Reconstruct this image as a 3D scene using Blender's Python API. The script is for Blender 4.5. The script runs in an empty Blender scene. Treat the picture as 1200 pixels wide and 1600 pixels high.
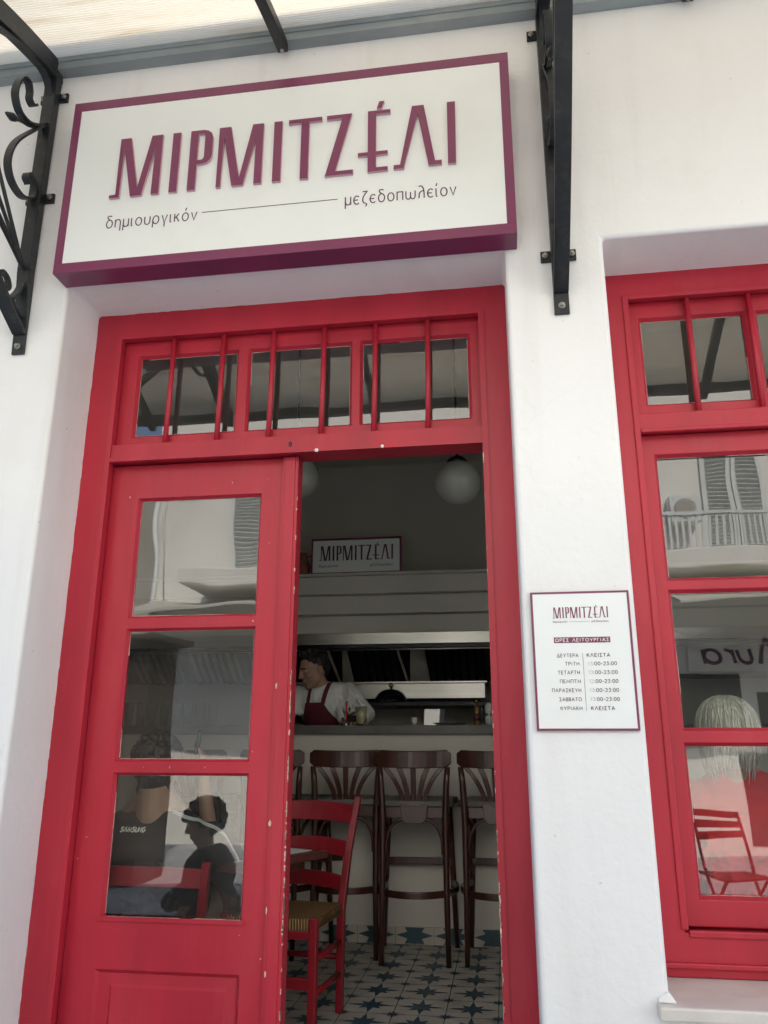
import bpy, bmesh, math, random
from mathutils import Vector, Matrix, Quaternion, noise as mnoise
from mathutils.bvhtree import BVHTree

random.seed(7)
S = bpy.context.scene
COL = S.collection

# ------------------------------------------------------------------ camera, world, sun, exposure
cam_d = bpy.data.cameras.new('camera')
cam = bpy.data.objects.new('camera', cam_d); COL.objects.link(cam)
cam_d.sensor_fit = 'VERTICAL'; cam_d.sensor_height = 24.0; cam_d.sensor_width = 18.0
cam_d.lens = 18.544
cam_d.clip_start = 0.02; cam_d.clip_end = 600
_f = Vector((-0.14063438872, 0.94918762162, 0.28154009959))
_r = Vector((0.98924862444, 0.14623924228, 0.00111492828))
_u = Vector((0.04011393471, -0.27866995350, 0.95954881546))
M = Matrix((( _r.x, _u.x, -_f.x), (_r.y, _u.y, -_f.y), (_r.z, _u.z, -_f.z))).to_4x4()
M.translation = Vector((0, -2.518, 1.08))
cam.matrix_world = M
S.camera = cam

SUN_EL, SUN_AZ = math.radians(47), math.radians(22)      # sun stands behind the building
w = bpy.data.worlds.new('World'); S.world = w; w.use_nodes = True
nt = w.node_tree; bg = nt.nodes['Background']
sky = nt.nodes.new('ShaderNodeTexSky'); sky.sky_type = 'NISHITA'; sky.sun_disc = False
sky.sun_elevation = SUN_EL; sky.sun_rotation = SUN_AZ
sky.air_density = 1.0; sky.dust_density = 2.0; sky.ozone_density = 1.0
nt.links.new(sky.outputs[0], bg.inputs[0]); bg.inputs[1].default_value = 0.15
sd = bpy.data.lights.new('sun', 'SUN'); sun = bpy.data.objects.new('sun', sd); COL.objects.link(sun)
sd.energy = 4.5; sd.angle = math.radians(0.5); sd.color = (1.0, 0.95, 0.87)
tosun = Vector((math.sin(SUN_AZ) * math.cos(SUN_EL), math.cos(SUN_AZ) * math.cos(SUN_EL), math.sin(SUN_EL)))
sun.rotation_euler = tosun.to_track_quat('Z', 'Y').to_euler()
sun.location = tosun * 30
S.view_settings.view_transform = 'Standard'; S.view_settings.look = 'None'
S.view_settings.gamma = 1.0; S.view_settings.use_curve_mapping = False
S.view_settings.exposure = 1.40
S.cycles.use_denoising = True
S.cycles.max_bounces = 10; S.cycles.diffuse_bounces = 6; S.cycles.transparent_max_bounces = 16
S.cycles.glossy_bounces = 6; S.cycles.transmission_bounces = 8

# ------------------------------------------------------------------ materials
def newmat(name):
    m = bpy.data.materials.new(name); m.use_nodes = True
    t = m.node_tree
    return m, t, t.nodes['Principled BSDF']

def N(t, typ, **kw):
    n = t.nodes.new(typ)
    for k, v in kw.items(): setattr(n, k, v)
    return n

def pm(name, col, rough=0.5, var=0.08, scale=6.0, bump=0.0, bscale=60.0, metal=0.0, stretch=(1, 1, 1),
       spec=0.5, detail=5.0, rvar=0.0, coat=0.0, stain=None, stain_amt=0.0, stain_scale=3.0, bdist=0.01, fleck=None, drips=0.0, cracks=0.0):
    """procedural paint / plaster / metal: noise-varied colour, noise bump, optional stains"""
    m, t, p = newmat(name); L = t.links.new
    tc = N(t, 'ShaderNodeTexCoord'); mp = N(t, 'ShaderNodeMapping'); mp.inputs['Scale'].default_value = stretch
    L(tc.outputs['Object'], mp.inputs[0])
    n1 = N(t, 'ShaderNodeTexNoise'); n1.inputs['Scale'].default_value = scale; n1.inputs['Detail'].default_value = detail
    L(mp.outputs[0], n1.inputs[0])
    cr = N(t, 'ShaderNodeValToRGB')
    cr.color_ramp.elements[0].position = 0.3; cr.color_ramp.elements[1].position = 0.7
    lo = [max(0, c * (1 - var)) for c in col]; hi = [min(1, c * (1 + var)) for c in col]
    cr.color_ramp.elements[0].color = (*lo, 1); cr.color_ramp.elements[1].color = (*hi, 1)
    L(n1.outputs['Fac'], cr.inputs[0])
    out = cr.outputs[0]
    if stain is not None:
        n3 = N(t, 'ShaderNodeTexNoise'); n3.inputs['Scale'].default_value = stain_scale; n3.inputs['Detail'].default_value = 8
        n3.inputs['Roughness'].default_value = 0.65
        L(mp.outputs[0], n3.inputs[0])
        r3 = N(t, 'ShaderNodeValToRGB'); r3.color_ramp.elements[0].position = 0.52; r3.color_ramp.elements[1].position = 0.78
        r3.color_ramp.elements[0].color = (0, 0, 0, 1); r3.color_ramp.elements[1].color = (stain_amt,) * 3 + (1,)
        L(n3.outputs['Fac'], r3.inputs[0])
        mx = N(t, 'ShaderNodeMix', data_type='RGBA'); L(r3.outputs[0], mx.inputs[0]); L(out, mx.inputs[6])
        mx.inputs[7].default_value = (*stain, 1); out = mx.outputs[2]
    def over(fac, c):
        nonlocal out
        mx = N(t, 'ShaderNodeMix', data_type='RGBA'); L(fac, mx.inputs[0]); L(out, mx.inputs[6]); mx.inputs[7].default_value = (*c, 1); out = mx.outputs[2]
    def ramp(src, a, b, hi, flip=False):
        r_ = N(t, 'ShaderNodeMapRange'); r_.inputs['From Min'].default_value = a; r_.inputs['From Max'].default_value = b
        r_.inputs['To Min'].default_value = hi if flip else 0; r_.inputs['To Max'].default_value = 0 if flip else hi
        L(src, r_.inputs[0]); return r_.outputs[0]
    def noise_(sc, stretch_=None, det=4):
        n_ = N(t, 'ShaderNodeTexNoise'); n_.inputs['Scale'].default_value = sc; n_.inputs['Detail'].default_value = det
        if stretch_:
            m_ = N(t, 'ShaderNodeMapping'); m_.inputs['Scale'].default_value = stretch_; L(tc.outputs['Object'], m_.inputs[0]); L(m_.outputs[0], n_.inputs[0])
        else: L(tc.outputs['Object'], n_.inputs[0])
        return n_.outputs['Fac']
    if fleck is not None: over(ramp(noise_(52, None, 5), 0.775, 0.80, 0.7), fleck)      # pin-head nicks in the paint
    if drips:                                                    # pale grey runs down the wall, in patches
        a_ = ramp(noise_(3.0, (3.0, 1, 0.16), 6), 0.54, 0.72, 1.0); b_ = ramp(noise_(0.9), 0.42, 0.62, drips)
        m_ = N(t, 'ShaderNodeMath', operation='MULTIPLY'); L(a_, m_.inputs[0]); L(b_, m_.inputs[1]); over(m_.outputs[0], (0.50, 0.47, 0.41))
        over(ramp(noise_(48, None, 1), 0.775, 0.80, 0.45), (0.40, 0.36, 0.31))
    if cracks:
        v_ = N(t, 'ShaderNodeTexVoronoi', feature='DISTANCE_TO_EDGE'); v_.inputs['Scale'].default_value = 1.15
        n_ = N(t, 'ShaderNodeTexNoise'); n_.inputs['Scale'].default_value = 3.5; n_.inputs['Detail'].default_value = 8
        L(tc.outputs['Object'], n_.inputs[0]); mxv = N(t, 'ShaderNodeMix', data_type='VECTOR'); mxv.inputs[0].default_value = 0.22
        L(tc.outputs['Object'], mxv.inputs[4]); L(n_.outputs['Color'], mxv.inputs[5]); L(mxv.outputs[1], v_.inputs[0])
        a_ = ramp(v_.outputs['Distance'], 0.0012, 0.0035, 1.0, True); b_ = ramp(noise_(1.3), 0.50, 0.58, cracks)
        m_ = N(t, 'ShaderNodeMath', operation='MULTIPLY'); L(a_, m_.inputs[0]); L(b_, m_.inputs[1]); over(m_.outputs[0], (0.42, 0.39, 0.35))
    L(out, p.inputs['Base Color'])
    p.inputs['Roughness'].default_value = rough; p.inputs['Metallic'].default_value = metal
    p.inputs['Specular IOR Level'].default_value = spec
    if coat: p.inputs['Coat Weight'].default_value = coat; p.inputs['Coat Roughness'].default_value = 0.15
    if rvar:
        mr = N(t, 'ShaderNodeMapRange'); mr.inputs['To Min'].default_value = rough - rvar; mr.inputs['To Max'].default_value = rough + rvar
        L(n1.outputs['Fac'], mr.inputs[0]); L(mr.outputs[0], p.inputs['Roughness'])
    if bump:
        n2 = N(t, 'ShaderNodeTexNoise'); n2.inputs['Scale'].default_value = bscale; n2.inputs['Detail'].default_value = 6
        L(mp.outputs[0], n2.inputs[0])
        b = N(t, 'ShaderNodeBump'); b.inputs['Strength'].default_value = bump; b.inputs['Distance'].default_value = bdist
        L(n2.outputs['Fac'], b.inputs['Height']); L(b.outputs[0], p.inputs['Normal'])
    return m

def glass_mat(name, ior=1.75, tint=(1, 1, 1), wave=0.02, wscale=2.2, dust=0.0):
    """flat pane: clear, with fresnel reflection on its outer face and the slight waviness of old glass"""
    m, t, p = newmat(name); L = t.links.new
    t.nodes.remove(p); out = t.nodes['Material Output']
    tr = N(t, 'ShaderNodeBsdfTransparent'); tr.inputs[0].default_value = (*tint, 1)
    gl = N(t, 'ShaderNodeBsdfGlossy'); gl.inputs['Roughness'].default_value = 0.0
    fr = N(t, 'ShaderNodeFresnel'); fr.inputs[0].default_value = ior
    ge = N(t, 'ShaderNodeNewGeometry'); inv = N(t, 'ShaderNodeMath', operation='SUBTRACT'); inv.inputs[0].default_value = 1
    L(ge.outputs['Backfacing'], inv.inputs[1])
    mu = N(t, 'ShaderNodeMath', operation='MULTIPLY'); L(fr.outputs[0], mu.inputs[0]); L(inv.outputs[0], mu.inputs[1])
    tc = N(t, 'ShaderNodeTexCoord'); n = N(t, 'ShaderNodeTexNoise'); n.inputs['Scale'].default_value = wscale; n.inputs['Detail'].default_value = 1.0
    L(tc.outputs['Object'], n.inputs[0])
    b = N(t, 'ShaderNodeBump'); b.inputs['Strength'].default_value = 1.0; b.inputs['Distance'].default_value = wave
    L(n.outputs['Fac'], b.inputs['Height']); L(b.outputs[0], gl.inputs['Normal'])
    mx = N(t, 'ShaderNodeMixShader'); L(mu.outputs[0], mx.inputs[0]); L(tr.outputs[0], mx.inputs[1]); L(gl.outputs[0], mx.inputs[2])
    du = N(t, 'ShaderNodeBsdfDiffuse'); du.inputs[0].default_value = (.75, .74, .70, 1)
    n2 = N(t, 'ShaderNodeTexNoise'); n2.inputs['Scale'].default_value = 5; n2.inputs['Detail'].default_value = 9; n2.inputs['Roughness'].default_value = .7
    mp = N(t, 'ShaderNodeMapping'); mp.inputs['Rotation'].default_value = (0, .5, 0); mp.inputs['Scale'].default_value = (1, 1, .3); L(tc.outputs['Object'], mp.inputs[0]); L(mp.outputs[0], n2.inputs[0])
    mr = N(t, 'ShaderNodeMapRange'); mr.inputs['From Min'].default_value = .4; mr.inputs['From Max'].default_value = .8; mr.inputs['To Min'].default_value = dust * .35; mr.inputs['To Max'].default_value = dust * 2.2
    L(n2.outputs['Fac'], mr.inputs[0]); mz = N(t, 'ShaderNodeMixShader'); L(mr.outputs[0], mz.inputs[0]); L(mx.outputs[0], mz.inputs[1]); L(du.outputs[0], mz.inputs[2])
    L(mz.outputs[0], out.inputs[0])
    return m

def canopy_mat():
    """corrugated translucent sheet with rows of dirt along its flutes"""
    m, t, p = newmat('canopy_sheet'); L = t.links.new
    t.nodes.remove(p); out = t.nodes['Material Output']
    tc = N(t, 'ShaderNodeTexCoord'); mp = N(t, 'ShaderNodeMapping'); mp.inputs['Scale'].default_value = (0.9, 9, 9)
    L(tc.outputs['Object'], mp.inputs[0])
    n = N(t, 'ShaderNodeTexNoise'); n.inputs['Scale'].default_value = 2.2; n.inputs['Detail'].default_value = 7; n.inputs['Roughness'].default_value = 0.6
    L(mp.outputs[0], n.inputs[0])
    cr = N(t, 'ShaderNodeValToRGB'); e = cr.color_ramp.elements
    e[0].position = 0.3; e[0].color = (0.90, 0.86, 0.78, 1); e[1].position = 0.75; e[1].color = (0.70, 0.60, 0.45, 1)
    k = cr.color_ramp.elements.new(0.56); k.color = (0.86, 0.81, 0.71, 1)
    L(n.outputs['Fac'], cr.inputs[0])
    wv = N(t, 'ShaderNodeTexWave', wave_type='BANDS', bands_direction='Y'); wv.inputs['Scale'].default_value = 24
    L(tc.outputs['Object'], wv.inputs[0])
    mr = N(t, 'ShaderNodeMapRange'); mr.inputs['To Min'].default_value = 0.90; mr.inputs['To Max'].default_value = 1.0
    L(wv.outputs['Fac'], mr.inputs[0])
    mx = N(t, 'ShaderNodeMix', data_type='RGBA', blend_type='MULTIPLY'); mx.inputs[0].default_value = 1
    L(cr.outputs[0], mx.inputs[6]); L(mr.outputs[0], mx.inputs[7])
    d = N(t, 'ShaderNodeBsdfDiffuse'); tl = N(t, 'ShaderNodeBsdfTranslucent')
    L(mx.outputs[2], d.inputs[0]); L(mx.outputs[2], tl.inputs[0])
    b = N(t, 'ShaderNodeBump'); b.inputs['Strength'].default_value = 0.4; b.inputs['Distance'].default_value = 0.006
    L(wv.outputs['Fac'], b.inputs['Height']); L(b.outputs[0], d.inputs['Normal']); L(b.outputs[0], tl.inputs['Normal'])
    ms = N(t, 'ShaderNodeMixShader'); ms.inputs[0].default_value = 0.70
    L(d.outputs[0], ms.inputs[1]); L(tl.outputs[0], ms.inputs[2]); L(ms.outputs[0], out.inputs[0])
    return m

def drink_glass_mat(name, tint=(0.95, 0.97, 0.95)):
    m, t, p = newmat(name)
    p.inputs['Base Color'].default_value = (*tint, 1); p.inputs['Roughness'].default_value = 0.03
    p.inputs['Transmission Weight'].default_value = 0.9; p.inputs['IOR'].default_value = 1.3
    return m

WHITE = pm('white_plaster', (0.785, 0.80, 0.805), 0.85, 0.03, 1.3, 0.34, 34, stain=(0.64, 0.61, 0.55), stain_amt=0.30, stain_scale=1.7, bdist=0.006, drips=0.24, cracks=0.06)
INWALL = pm('interior_wall_paint', (0.60, 0.575, 0.52), 0.8, 0.04, 1.5, 0.1, 30)
INTRIM = pm('interior_trim_paint', (0.62, 0.60, 0.54), 0.6, 0.03, 2)
RED = pm('red_gloss_paint', (0.405, 0.019, 0.038), 0.40, 0.15, 5, 0.45, 22, stretch=(1, 1, 0.22), rvar=0.07, stain=(0.47, 0.065, 0.08), stain_amt=0.45, stain_scale=4, bdist=0.004, spec=0.4, fleck=(0.55, 0.36, 0.30))
REDCH = pm('red_chair_paint', (0.25, 0.009, 0.018), 0.4, 0.12, 9, 0.1, 40)
CHIP = pm('bare_primer', (0.62, 0.52, 0.40), 0.8, 0.25, 60)
PUTTY = pm('glazing_putty', (0.52, 0.36, 0.32), 0.7, 0.35, 45)
PURP = pm('plum_enamel', (0.180, 0.030, 0.090), 0.32, 0.06, 4, 0.03, 30)
PURPS = pm('plum_print_side', (0.52, 0.33, 0.38), 0.5, 0.05, 6)
SIGNW = pm('sign_face', (0.77, 0.81, 0.805), 0.32, 0.025, 1.6, 0.02, 3, stain=(0.66, 0.66, 0.62), stain_amt=0.4, stain_scale=2.2)
INK = pm('grey_plum_ink', (0.10, 0.035, 0.080), 0.5, 0.05, 8)
INKPALE = pm('faded_ink', (0.56, 0.55, 0.57), 0.5, 0.05, 8)
IRON = pm('black_iron_paint', (0.013, 0.016, 0.019), 0.42, 0.35, 14, 0.25, 60, spec=0.38, stain=(0.10, 0.085, 0.07), stain_amt=0.45, stain_scale=20, bdist=0.003)
BOLT = pm('zinc_bolt', (0.35, 0.34, 0.32), 0.4, 0.2, 40, metal=0.8)
GALV = pm('grey_painted_steel', (0.25, 0.29, 0.30), 0.5, 0.18, 7, 0.1, 40, stretch=(0.3, 1, 1), stain=(0.45, 0.45, 0.43), stain_amt=0.5, stain_scale=9)
CANOPY = canopy_mat()
GLASS = glass_mat('pane_glass', 2.2, (0.93, 0.96, 0.94), 0.0020, 2.6, 0.010)
MARBLE = pm('sill_marble', (0.60, 0.57, 0.53), 0.45, 0.14, 5, 0.06, 30, stretch=(0.6, 1, 1), stain=(0.36, 0.30, 0.25), stain_amt=0.6, stain_scale=7)
STONE = pm('threshold_stone', (0.42, 0.40, 0.37), 0.6, 0.15, 8, 0.1, 50)
TILE = pm('floor_tile', (0.50, 0.47, 0.42), 0.42, 0.16, 5, rvar=0.1, stain=(0.27, 0.24, 0.20), stain_amt=0.55, stain_scale=6)
STAR = pm('tile_star_ink', (0.034, 0.075, 0.105), 0.42, 0.35, 5, rvar=0.1, stain=(0.10, 0.13, 0.14), stain_amt=0.5, stain_scale=9)
GROUT = pm('tile_grout', (0.10, 0.10, 0.10), 0.8, 0.2, 12)
BARTOP = pm('bar_slab', (0.085, 0.082, 0.08), 0.35, 0.2, 14)
WOOD = pm('dark_bentwood', (0.052, 0.016, 0.010), 0.32, 0.35, 7, 0.05, 30, stretch=(3, 3, 0.6), coat=0.3)
SEATG = pm('stool_seat', (0.075, 0.068, 0.062), 0.45, 0.15, 10)
RUSH = None
STEEL = pm('brushed_steel', (0.55, 0.53, 0.50), 0.28, 0.12, 6, 0.05, 90, metal=1.0, stretch=(0.15, 1, 3))
STEELM = pm('dull_steel', (0.58, 0.54, 0.48), 0.45, 0.18, 5, 0.05, 60, metal=0.25)
BAFFLE = pm('baffle_steel', (0.13, 0.13, 0.135), 0.30, 0.3, 14, metal=0.85)
KHAKI = pm('khaki_trousers', (0.24, 0.185, 0.14), 0.8, 0.1, 10, 0.3, 15)
DKSTEEL = pm('dark_steel', (0.03, 0.032, 0.036), 0.35, 0.25, 12, metal=0.7)
BLACK = pm('black_enamel', (0.012, 0.012, 0.014), 0.25, 0.2, 10)
BRASS = pm('brass', (0.55, 0.40, 0.18), 0.25, 0.1, 20, metal=1.0)
OPAL = pm('opal_glass', (0.40, 0.415, 0.38), 0.22, 0.02, 4)
TERRA = pm('terracotta', (0.25, 0.085, 0.055), 0.7, 0.25, 18)
SKIN = pm('skin', (0.42, 0.245, 0.175), 0.5, 0.08, 14, 0.05, 90)
SKINP = pm('tanned_skin', (0.40, 0.235, 0.165), 0.5, 0.08, 14, 0.05, 90)
HAIRB = pm('black_hair', (0.010, 0.008, 0.008), 0.4, 0.4, 60, 0.5, 120, stretch=(1, 1, 0.3))
HAIRG = pm('grey_hair', (0.58, 0.55, 0.49), 0.42, 0.35, 30, 0.1, 150, stretch=(4, 4, 0.15))
SHIRT = pm('white_cotton_shirt', (0.72, 0.71, 0.70), 0.85, 0.07, 6, 0.6, 14, bdist=0.02)
APRON = pm('burgundy_apron', (0.105, 0.010, 0.028), 0.8, 0.12, 10, 0.3, 22, bdist=0.01)
TEEB = pm('black_jersey', (0.016, 0.016, 0.019), 0.75, 0.15, 10, 0.4, 15, bdist=0.01)
TEEW = pm('white_piping', (0.75, 0.75, 0.77), 0.6, 0.04, 10)
TOPRED = pm('bright_red_knit', (0.62, 0.012, 0.022), 0.75, 0.1, 10, 0.4, 14, bdist=0.012)
TROUS = pm('dark_trousers', (0.03, 0.03, 0.035), 0.8, 0.1, 10)
EYE = pm('eye_white', (0.30, 0.26, 0.24), 0.3, 0.02, 5)
IRIS = pm('brown_iris', (0.03, 0.016, 0.01), 0.25, 0.02, 5)
PAPER = pm('white_paper', (0.78, 0.78, 0.77), 0.7, 0.03, 5)
TBLWOOD = pm('table_wood', (0.11, 0.032, 0.026), 0.35, 0.25, 7, stretch=(0.4, 3, 3))
TUMBLER = glass_mat('tumbler_glass', 1.6, (0.88, 0.90, 0.88), 0.0, 3)
BEER = pm('iced_coffee', (0.78, 0.66, 0.46), 0.2, 0.15, 14)
OIL = pm('amber_bottle', (0.20, 0.10, 0.02), 0.12, 0.15, 14, coat=0.5)
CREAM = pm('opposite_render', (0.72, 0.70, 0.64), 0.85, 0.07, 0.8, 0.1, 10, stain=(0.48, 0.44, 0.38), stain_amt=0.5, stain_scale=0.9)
GREYR = pm('grey_and_shade_render', (0.34, 0.32, 0.28), 0.85, 0.15, 1.0, 0.1, 10, stain=(0.2, 0.17, 0.13), stain_amt=0.6, stain_scale=1.2)
SHUT = pm('grey_shutter_paint', (0.60, 0.62, 0.60), 0.5, 0.06, 4)
AWNC = pm('awning_canvas', (0.46, 0.44, 0.38), 0.85, 0.1, 2)
DARKBLOCK = pm('dark_block_brown', (0.045, 0.030, 0.022), 0.6, 0.3, 5, 0.2, 30, stretch=(4, 4, 0.4))  # brown of the added block that darkens the door pane reflections
DARKW = pm('dark_shop_glass_and_fill', (0.03, 0.035, 0.04), 0.15, 0.2, 3)
ASPH = pm('street_paving', (0.345, 0.35, 0.355), 0.85, 0.15, 2.5, 0.3, 40, stain=(0.22, 0.21, 0.19), stain_amt=0.6, stain_scale=1.2)

def rush_mat():
    m, t, p = newmat('woven_rush'); L = t.links.new
    tc = N(t, 'ShaderNodeTexCoord')
    wv = N(t, 'ShaderNodeTexWave', wave_type='BANDS', bands_direction='X'); wv.inputs['Scale'].default_value = 26
    wv.inputs['Distortion'].default_value = 1.5; wv.inputs['Detail'].default_value = 3
    L(tc.outputs['Object'], wv.inputs[0])
    cr = N(t, 'ShaderNodeValToRGB'); cr.color_ramp.elements[0].color = (0.10, 0.05, 0.018, 1); cr.color_ramp.elements[1].color = (0.46, 0.28, 0.11, 1)
    L(wv.outputs['Fac'], cr.inputs[0]); L(cr.outputs[0], p.inputs['Base Color'])
    b = N(t, 'ShaderNodeBump'); b.inputs['Strength'].default_value = 0.8; b.inputs['Distance'].default_value = 0.01
    L(wv.outputs['Fac'], b.inputs['Height']); L(b.outputs[0], p.inputs['Normal']); p.inputs['Roughness'].default_value = 0.7
    return m
RUSH = rush_mat()

# ------------------------------------------------------------------ object helpers
ORG = {}
def tag(o, label=None, cat=None, group=None, kind=None):
    if label: o['label'] = label
    if cat: o['category'] = cat
    if group: o['group'] = group
    if kind: o['kind'] = kind
    return o

def thing(name, label, cat, loc=(0, 0, 0), group=None):
    o = bpy.data.objects.new(name, None); COL.objects.link(o)
    o.location = loc; o.empty_display_size = 0.1
    ORG[o.name] = Vector(loc)
    return tag(o, label, cat, group)

class MB:
    """collects shapes in world metres; build() links them as one mesh object"""
    def __init__(s): s.v = []; s.f = []; s.m = []; s.sm = []
    def add(s, vs, fs, mi=0, smooth=False):
        b = len(s.v); s.v += [tuple(v) for v in vs]
        for f in fs: s.f.append(tuple(b + i for i in f)); s.m.append(mi); s.sm.append(smooth)
        return s
    def box(s, x0, x1, y0, y1, z0, z1, mi=0):
        vs = [(x, y, z) for x in (x0, x1) for y in (y0, y1) for z in (z0, z1)]
        return s.add(vs, [(0, 1, 3, 2), (4, 6, 7, 5), (0, 4, 5, 1), (2, 3, 7, 6), (0, 2, 6, 4), (1, 5, 7, 3)], mi)
    def obox(s, mat, sx, sy, sz, mi=0):
        vs = [mat @ Vector((x, y, z)) for x in (-sx / 2, sx / 2) for y in (-sy / 2, sy / 2) for z in (-sz / 2, sz / 2)]
        return s.add(vs, [(0, 1, 3, 2), (4, 6, 7, 5), (0, 4, 5, 1), (2, 3, 7, 6), (0, 2, 6, 4), (1, 5, 7, 3)], mi)
    def prism_y(s, pts, y0, y1, mi=0, side=None):
        """polygon in (x, z), extruded from y0 (front) to y1"""
        a = sum(pts[i][0] * pts[(i + 1) % len(pts)][1] - pts[(i + 1) % len(pts)][0] * pts[i][1] for i in range(len(pts)))
        if a < 0: pts = pts[::-1]
        n = len(pts)
        vs = [(p[0], y0, p[1]) for p in pts] + [(p[0], y1, p[1]) for p in pts]
        s.add(vs, [tuple(range(n)), tuple(range(2 * n - 1, n - 1, -1))], mi)
        b = len(s.v) - 2 * n
        for i in range(n):
            j = (i + 1) % n
            s.f.append((b + i, b + n + i, b + n + j, b + j)); s.m.append(mi if side is None else side); s.sm.append(False)
        return s
    def prism_x(s, pts, x0, x1, mi=0):
        n = len(pts)
        vs = [(x0, p[0], p[1]) for p in pts] + [(x1, p[0], p[1]) for p in pts]
        fs = [tuple(range(n)), tuple(range(2 * n - 1, n - 1, -1))] + [(i, n + i, n + (i + 1) % n, (i + 1) % n) for i in range(n)]
        return s.add(vs, fs, mi)
    def tube(s, path, r, n=10, mi=0, caps=True):
        path = [Vector(p) for p in path]; k = len(path)
        rs = r if isinstance(r, (list, tuple)) else [r] * k
        vs = []; up = None
        for i, p in enumerate(path):
            t = (path[min(i + 1, k - 1)] - path[max(i - 1, 0)]).normalized()
            if up is None: up = t.orthogonal().normalized()
            up = (up - t * up.dot(t)); up = up.normalized() if up.length > 1e-6 else t.orthogonal().normalized()
            q = t.cross(up)
            vs += [p + (up * math.cos(a) + q * math.sin(a)) * rs[i] for a in [2 * math.pi * j / n for j in range(n)]]
        fs = [(i * n + j, i * n + (j + 1) % n, (i + 1) * n + (j + 1) % n, (i + 1) * n + j) for i in range(k - 1) for j in range(n)]
        s.add(vs, fs, mi, True)
        if caps:
            b = len(s.v) - len(vs)
            s.f.append(tuple(b + j for j in reversed(range(n)))); s.m.append(mi); s.sm.append(False)
            s.f.append(tuple(b + (k - 1) * n + j for j in range(n))); s.m.append(mi); s.sm.append(False)
        return s
    def ribbon(s, path, wid, thick, side, mi=0):
        """flat bar of width wid along `side` and the given thickness, swept along a path at right angles to side"""
        path = [Vector(p) for p in path]; side = Vector(side).normalized(); k = len(path); vs = []
        ws = wid if isinstance(wid, (list, tuple)) else [wid] * k
        ts = thick if isinstance(thick, (list, tuple)) else [thick] * k
        for i, p in enumerate(path):
            t = (path[min(i + 1, k - 1)] - path[max(i - 1, 0)]).normalized(); nn = side.cross(t).normalized()
            a = side * ws[i] / 2; b = nn * ts[i] / 2
            vs += [p - a - b, p + a - b, p + a + b, p - a + b]
        fs = [(i * 4 + j, i * 4 + (j + 1) % 4, i * 4 + 4 + (j + 1) % 4, i * 4 + 4 + j) for i in range(k - 1) for j in range(4)]
        fs += [(3, 2, 1, 0), tuple((k - 1) * 4 + j for j in range(4))]
        return s.add(vs, fs, mi)
    def lathe(s, prof, c, n=24, mi=0):
        """profile of (radius, z) about a vertical axis at c"""
        k = len(prof); vs = [(c[0] + r * math.cos(2 * math.pi * j / n), c[1] + r * math.sin(2 * math.pi * j / n), c[2] + z) for r, z in prof for j in range(n)]
        fs = [(i * n + j, i * n + (j + 1) % n, (i + 1) * n + (j + 1) % n, (i + 1) * n + j) for i in range(k - 1) for j in range(n)]
        s.add(vs, fs, mi, True)
        b = len(s.v) - len(vs)
        s.f.append(tuple(b + j for j in reversed(range(n)))); s.m.append(mi); s.sm.append(True)
        s.f.append(tuple(b + (k - 1) * n + j for j in range(n))); s.m.append(mi); s.sm.append(True)
        return s
    def ell(s, c, r, n=16, k=10, mi=0, rot=None):
        vs = []; c = Vector(c)
        for i in range(k + 1):
            th = math.pi * i / k
            for j in range(n):
                a = 2 * math.pi * j / n
                d = Vector((math.sin(th) * math.cos(a) * r[0], math.sin(th) * math.sin(a) * r[1], -math.cos(th) * r[2]))
                if rot: d = rot @ d
                vs.append(c + d)
        fs = []
        for i in range(k):
            for j in range(n):
                fs.append((i * n + j, i * n + (j + 1) % n, (i + 1) * n + (j + 1) % n, (i + 1) * n + j))
        return s.add(vs, fs, mi, True)
    def mesh(s, name, org=(0, 0, 0), weld=False):
        me = bpy.data.meshes.new(name); org = Vector(org)
        me.from_pydata([tuple(Vector(v) - org) for v in s.v], [], s.f)
        me.polygons.foreach_set('material_index', s.m); me.polygons.foreach_set('use_smooth', s.sm)
        if weld:
            bm = bmesh.new(); bm.from_mesh(me); bmesh.ops.remove_doubles(bm, verts=bm.verts, dist=1e-5)
            bmesh.ops.dissolve_degenerate(bm, edges=bm.edges, dist=1e-6)
            bmesh.ops.recalc_face_normals(bm, faces=bm.faces); bm.to_mesh(me); bm.free()
        me.update(); return me
    def build(s, name, mats, parent=None, bevel=0.0, seg=2, weld=False, label=None):
        org = ORG.get(parent.name, Vector()) if parent else Vector()
        me = s.mesh(name, org, weld)
        for m in (mats if isinstance(mats, (list, tuple)) else [mats]): me.materials.append(m)
        o = bpy.data.objects.new(name, me); COL.objects.link(o)
        if parent: o.parent = parent
        ORG[o.name] = org
        if bevel:
            b = o.modifiers.new('bevel', 'BEVEL'); b.width = bevel; b.segments = seg; b.limit_method = 'ANGLE'; b.angle_limit = math.radians(40)
        if label: o['label'] = label
        return o

def kids(o): return [c for c in bpy.data.objects if c.parent == o]
def copy_tree(o, parent=None):
    c = o.copy(); COL.objects.link(c); c.parent = parent
    ORG[c.name] = ORG.get(o.name, Vector())
    for ch in kids(o): copy_tree(ch, c)
    return c

def smooth_path(pts, n=8):
    """Catmull-Rom through points"""
    P = [Vector(p) for p in pts]; P = [P[0] * 2 - P[1]] + P + [P[-1] * 2 - P[-2]]; out = []
    for i in range(1, len(P) - 2):
        for k in range(n):
            t = k / n; a, b, c, d = P[i - 1:i + 3]
            out.append(0.5 * ((2 * b) + (c - a) * t + (2 * a - 5 * b + 4 * c - d) * t * t + (3 * b - a - 3 * c + d) * t ** 3))
    out.append(P[-2]); return out

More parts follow.
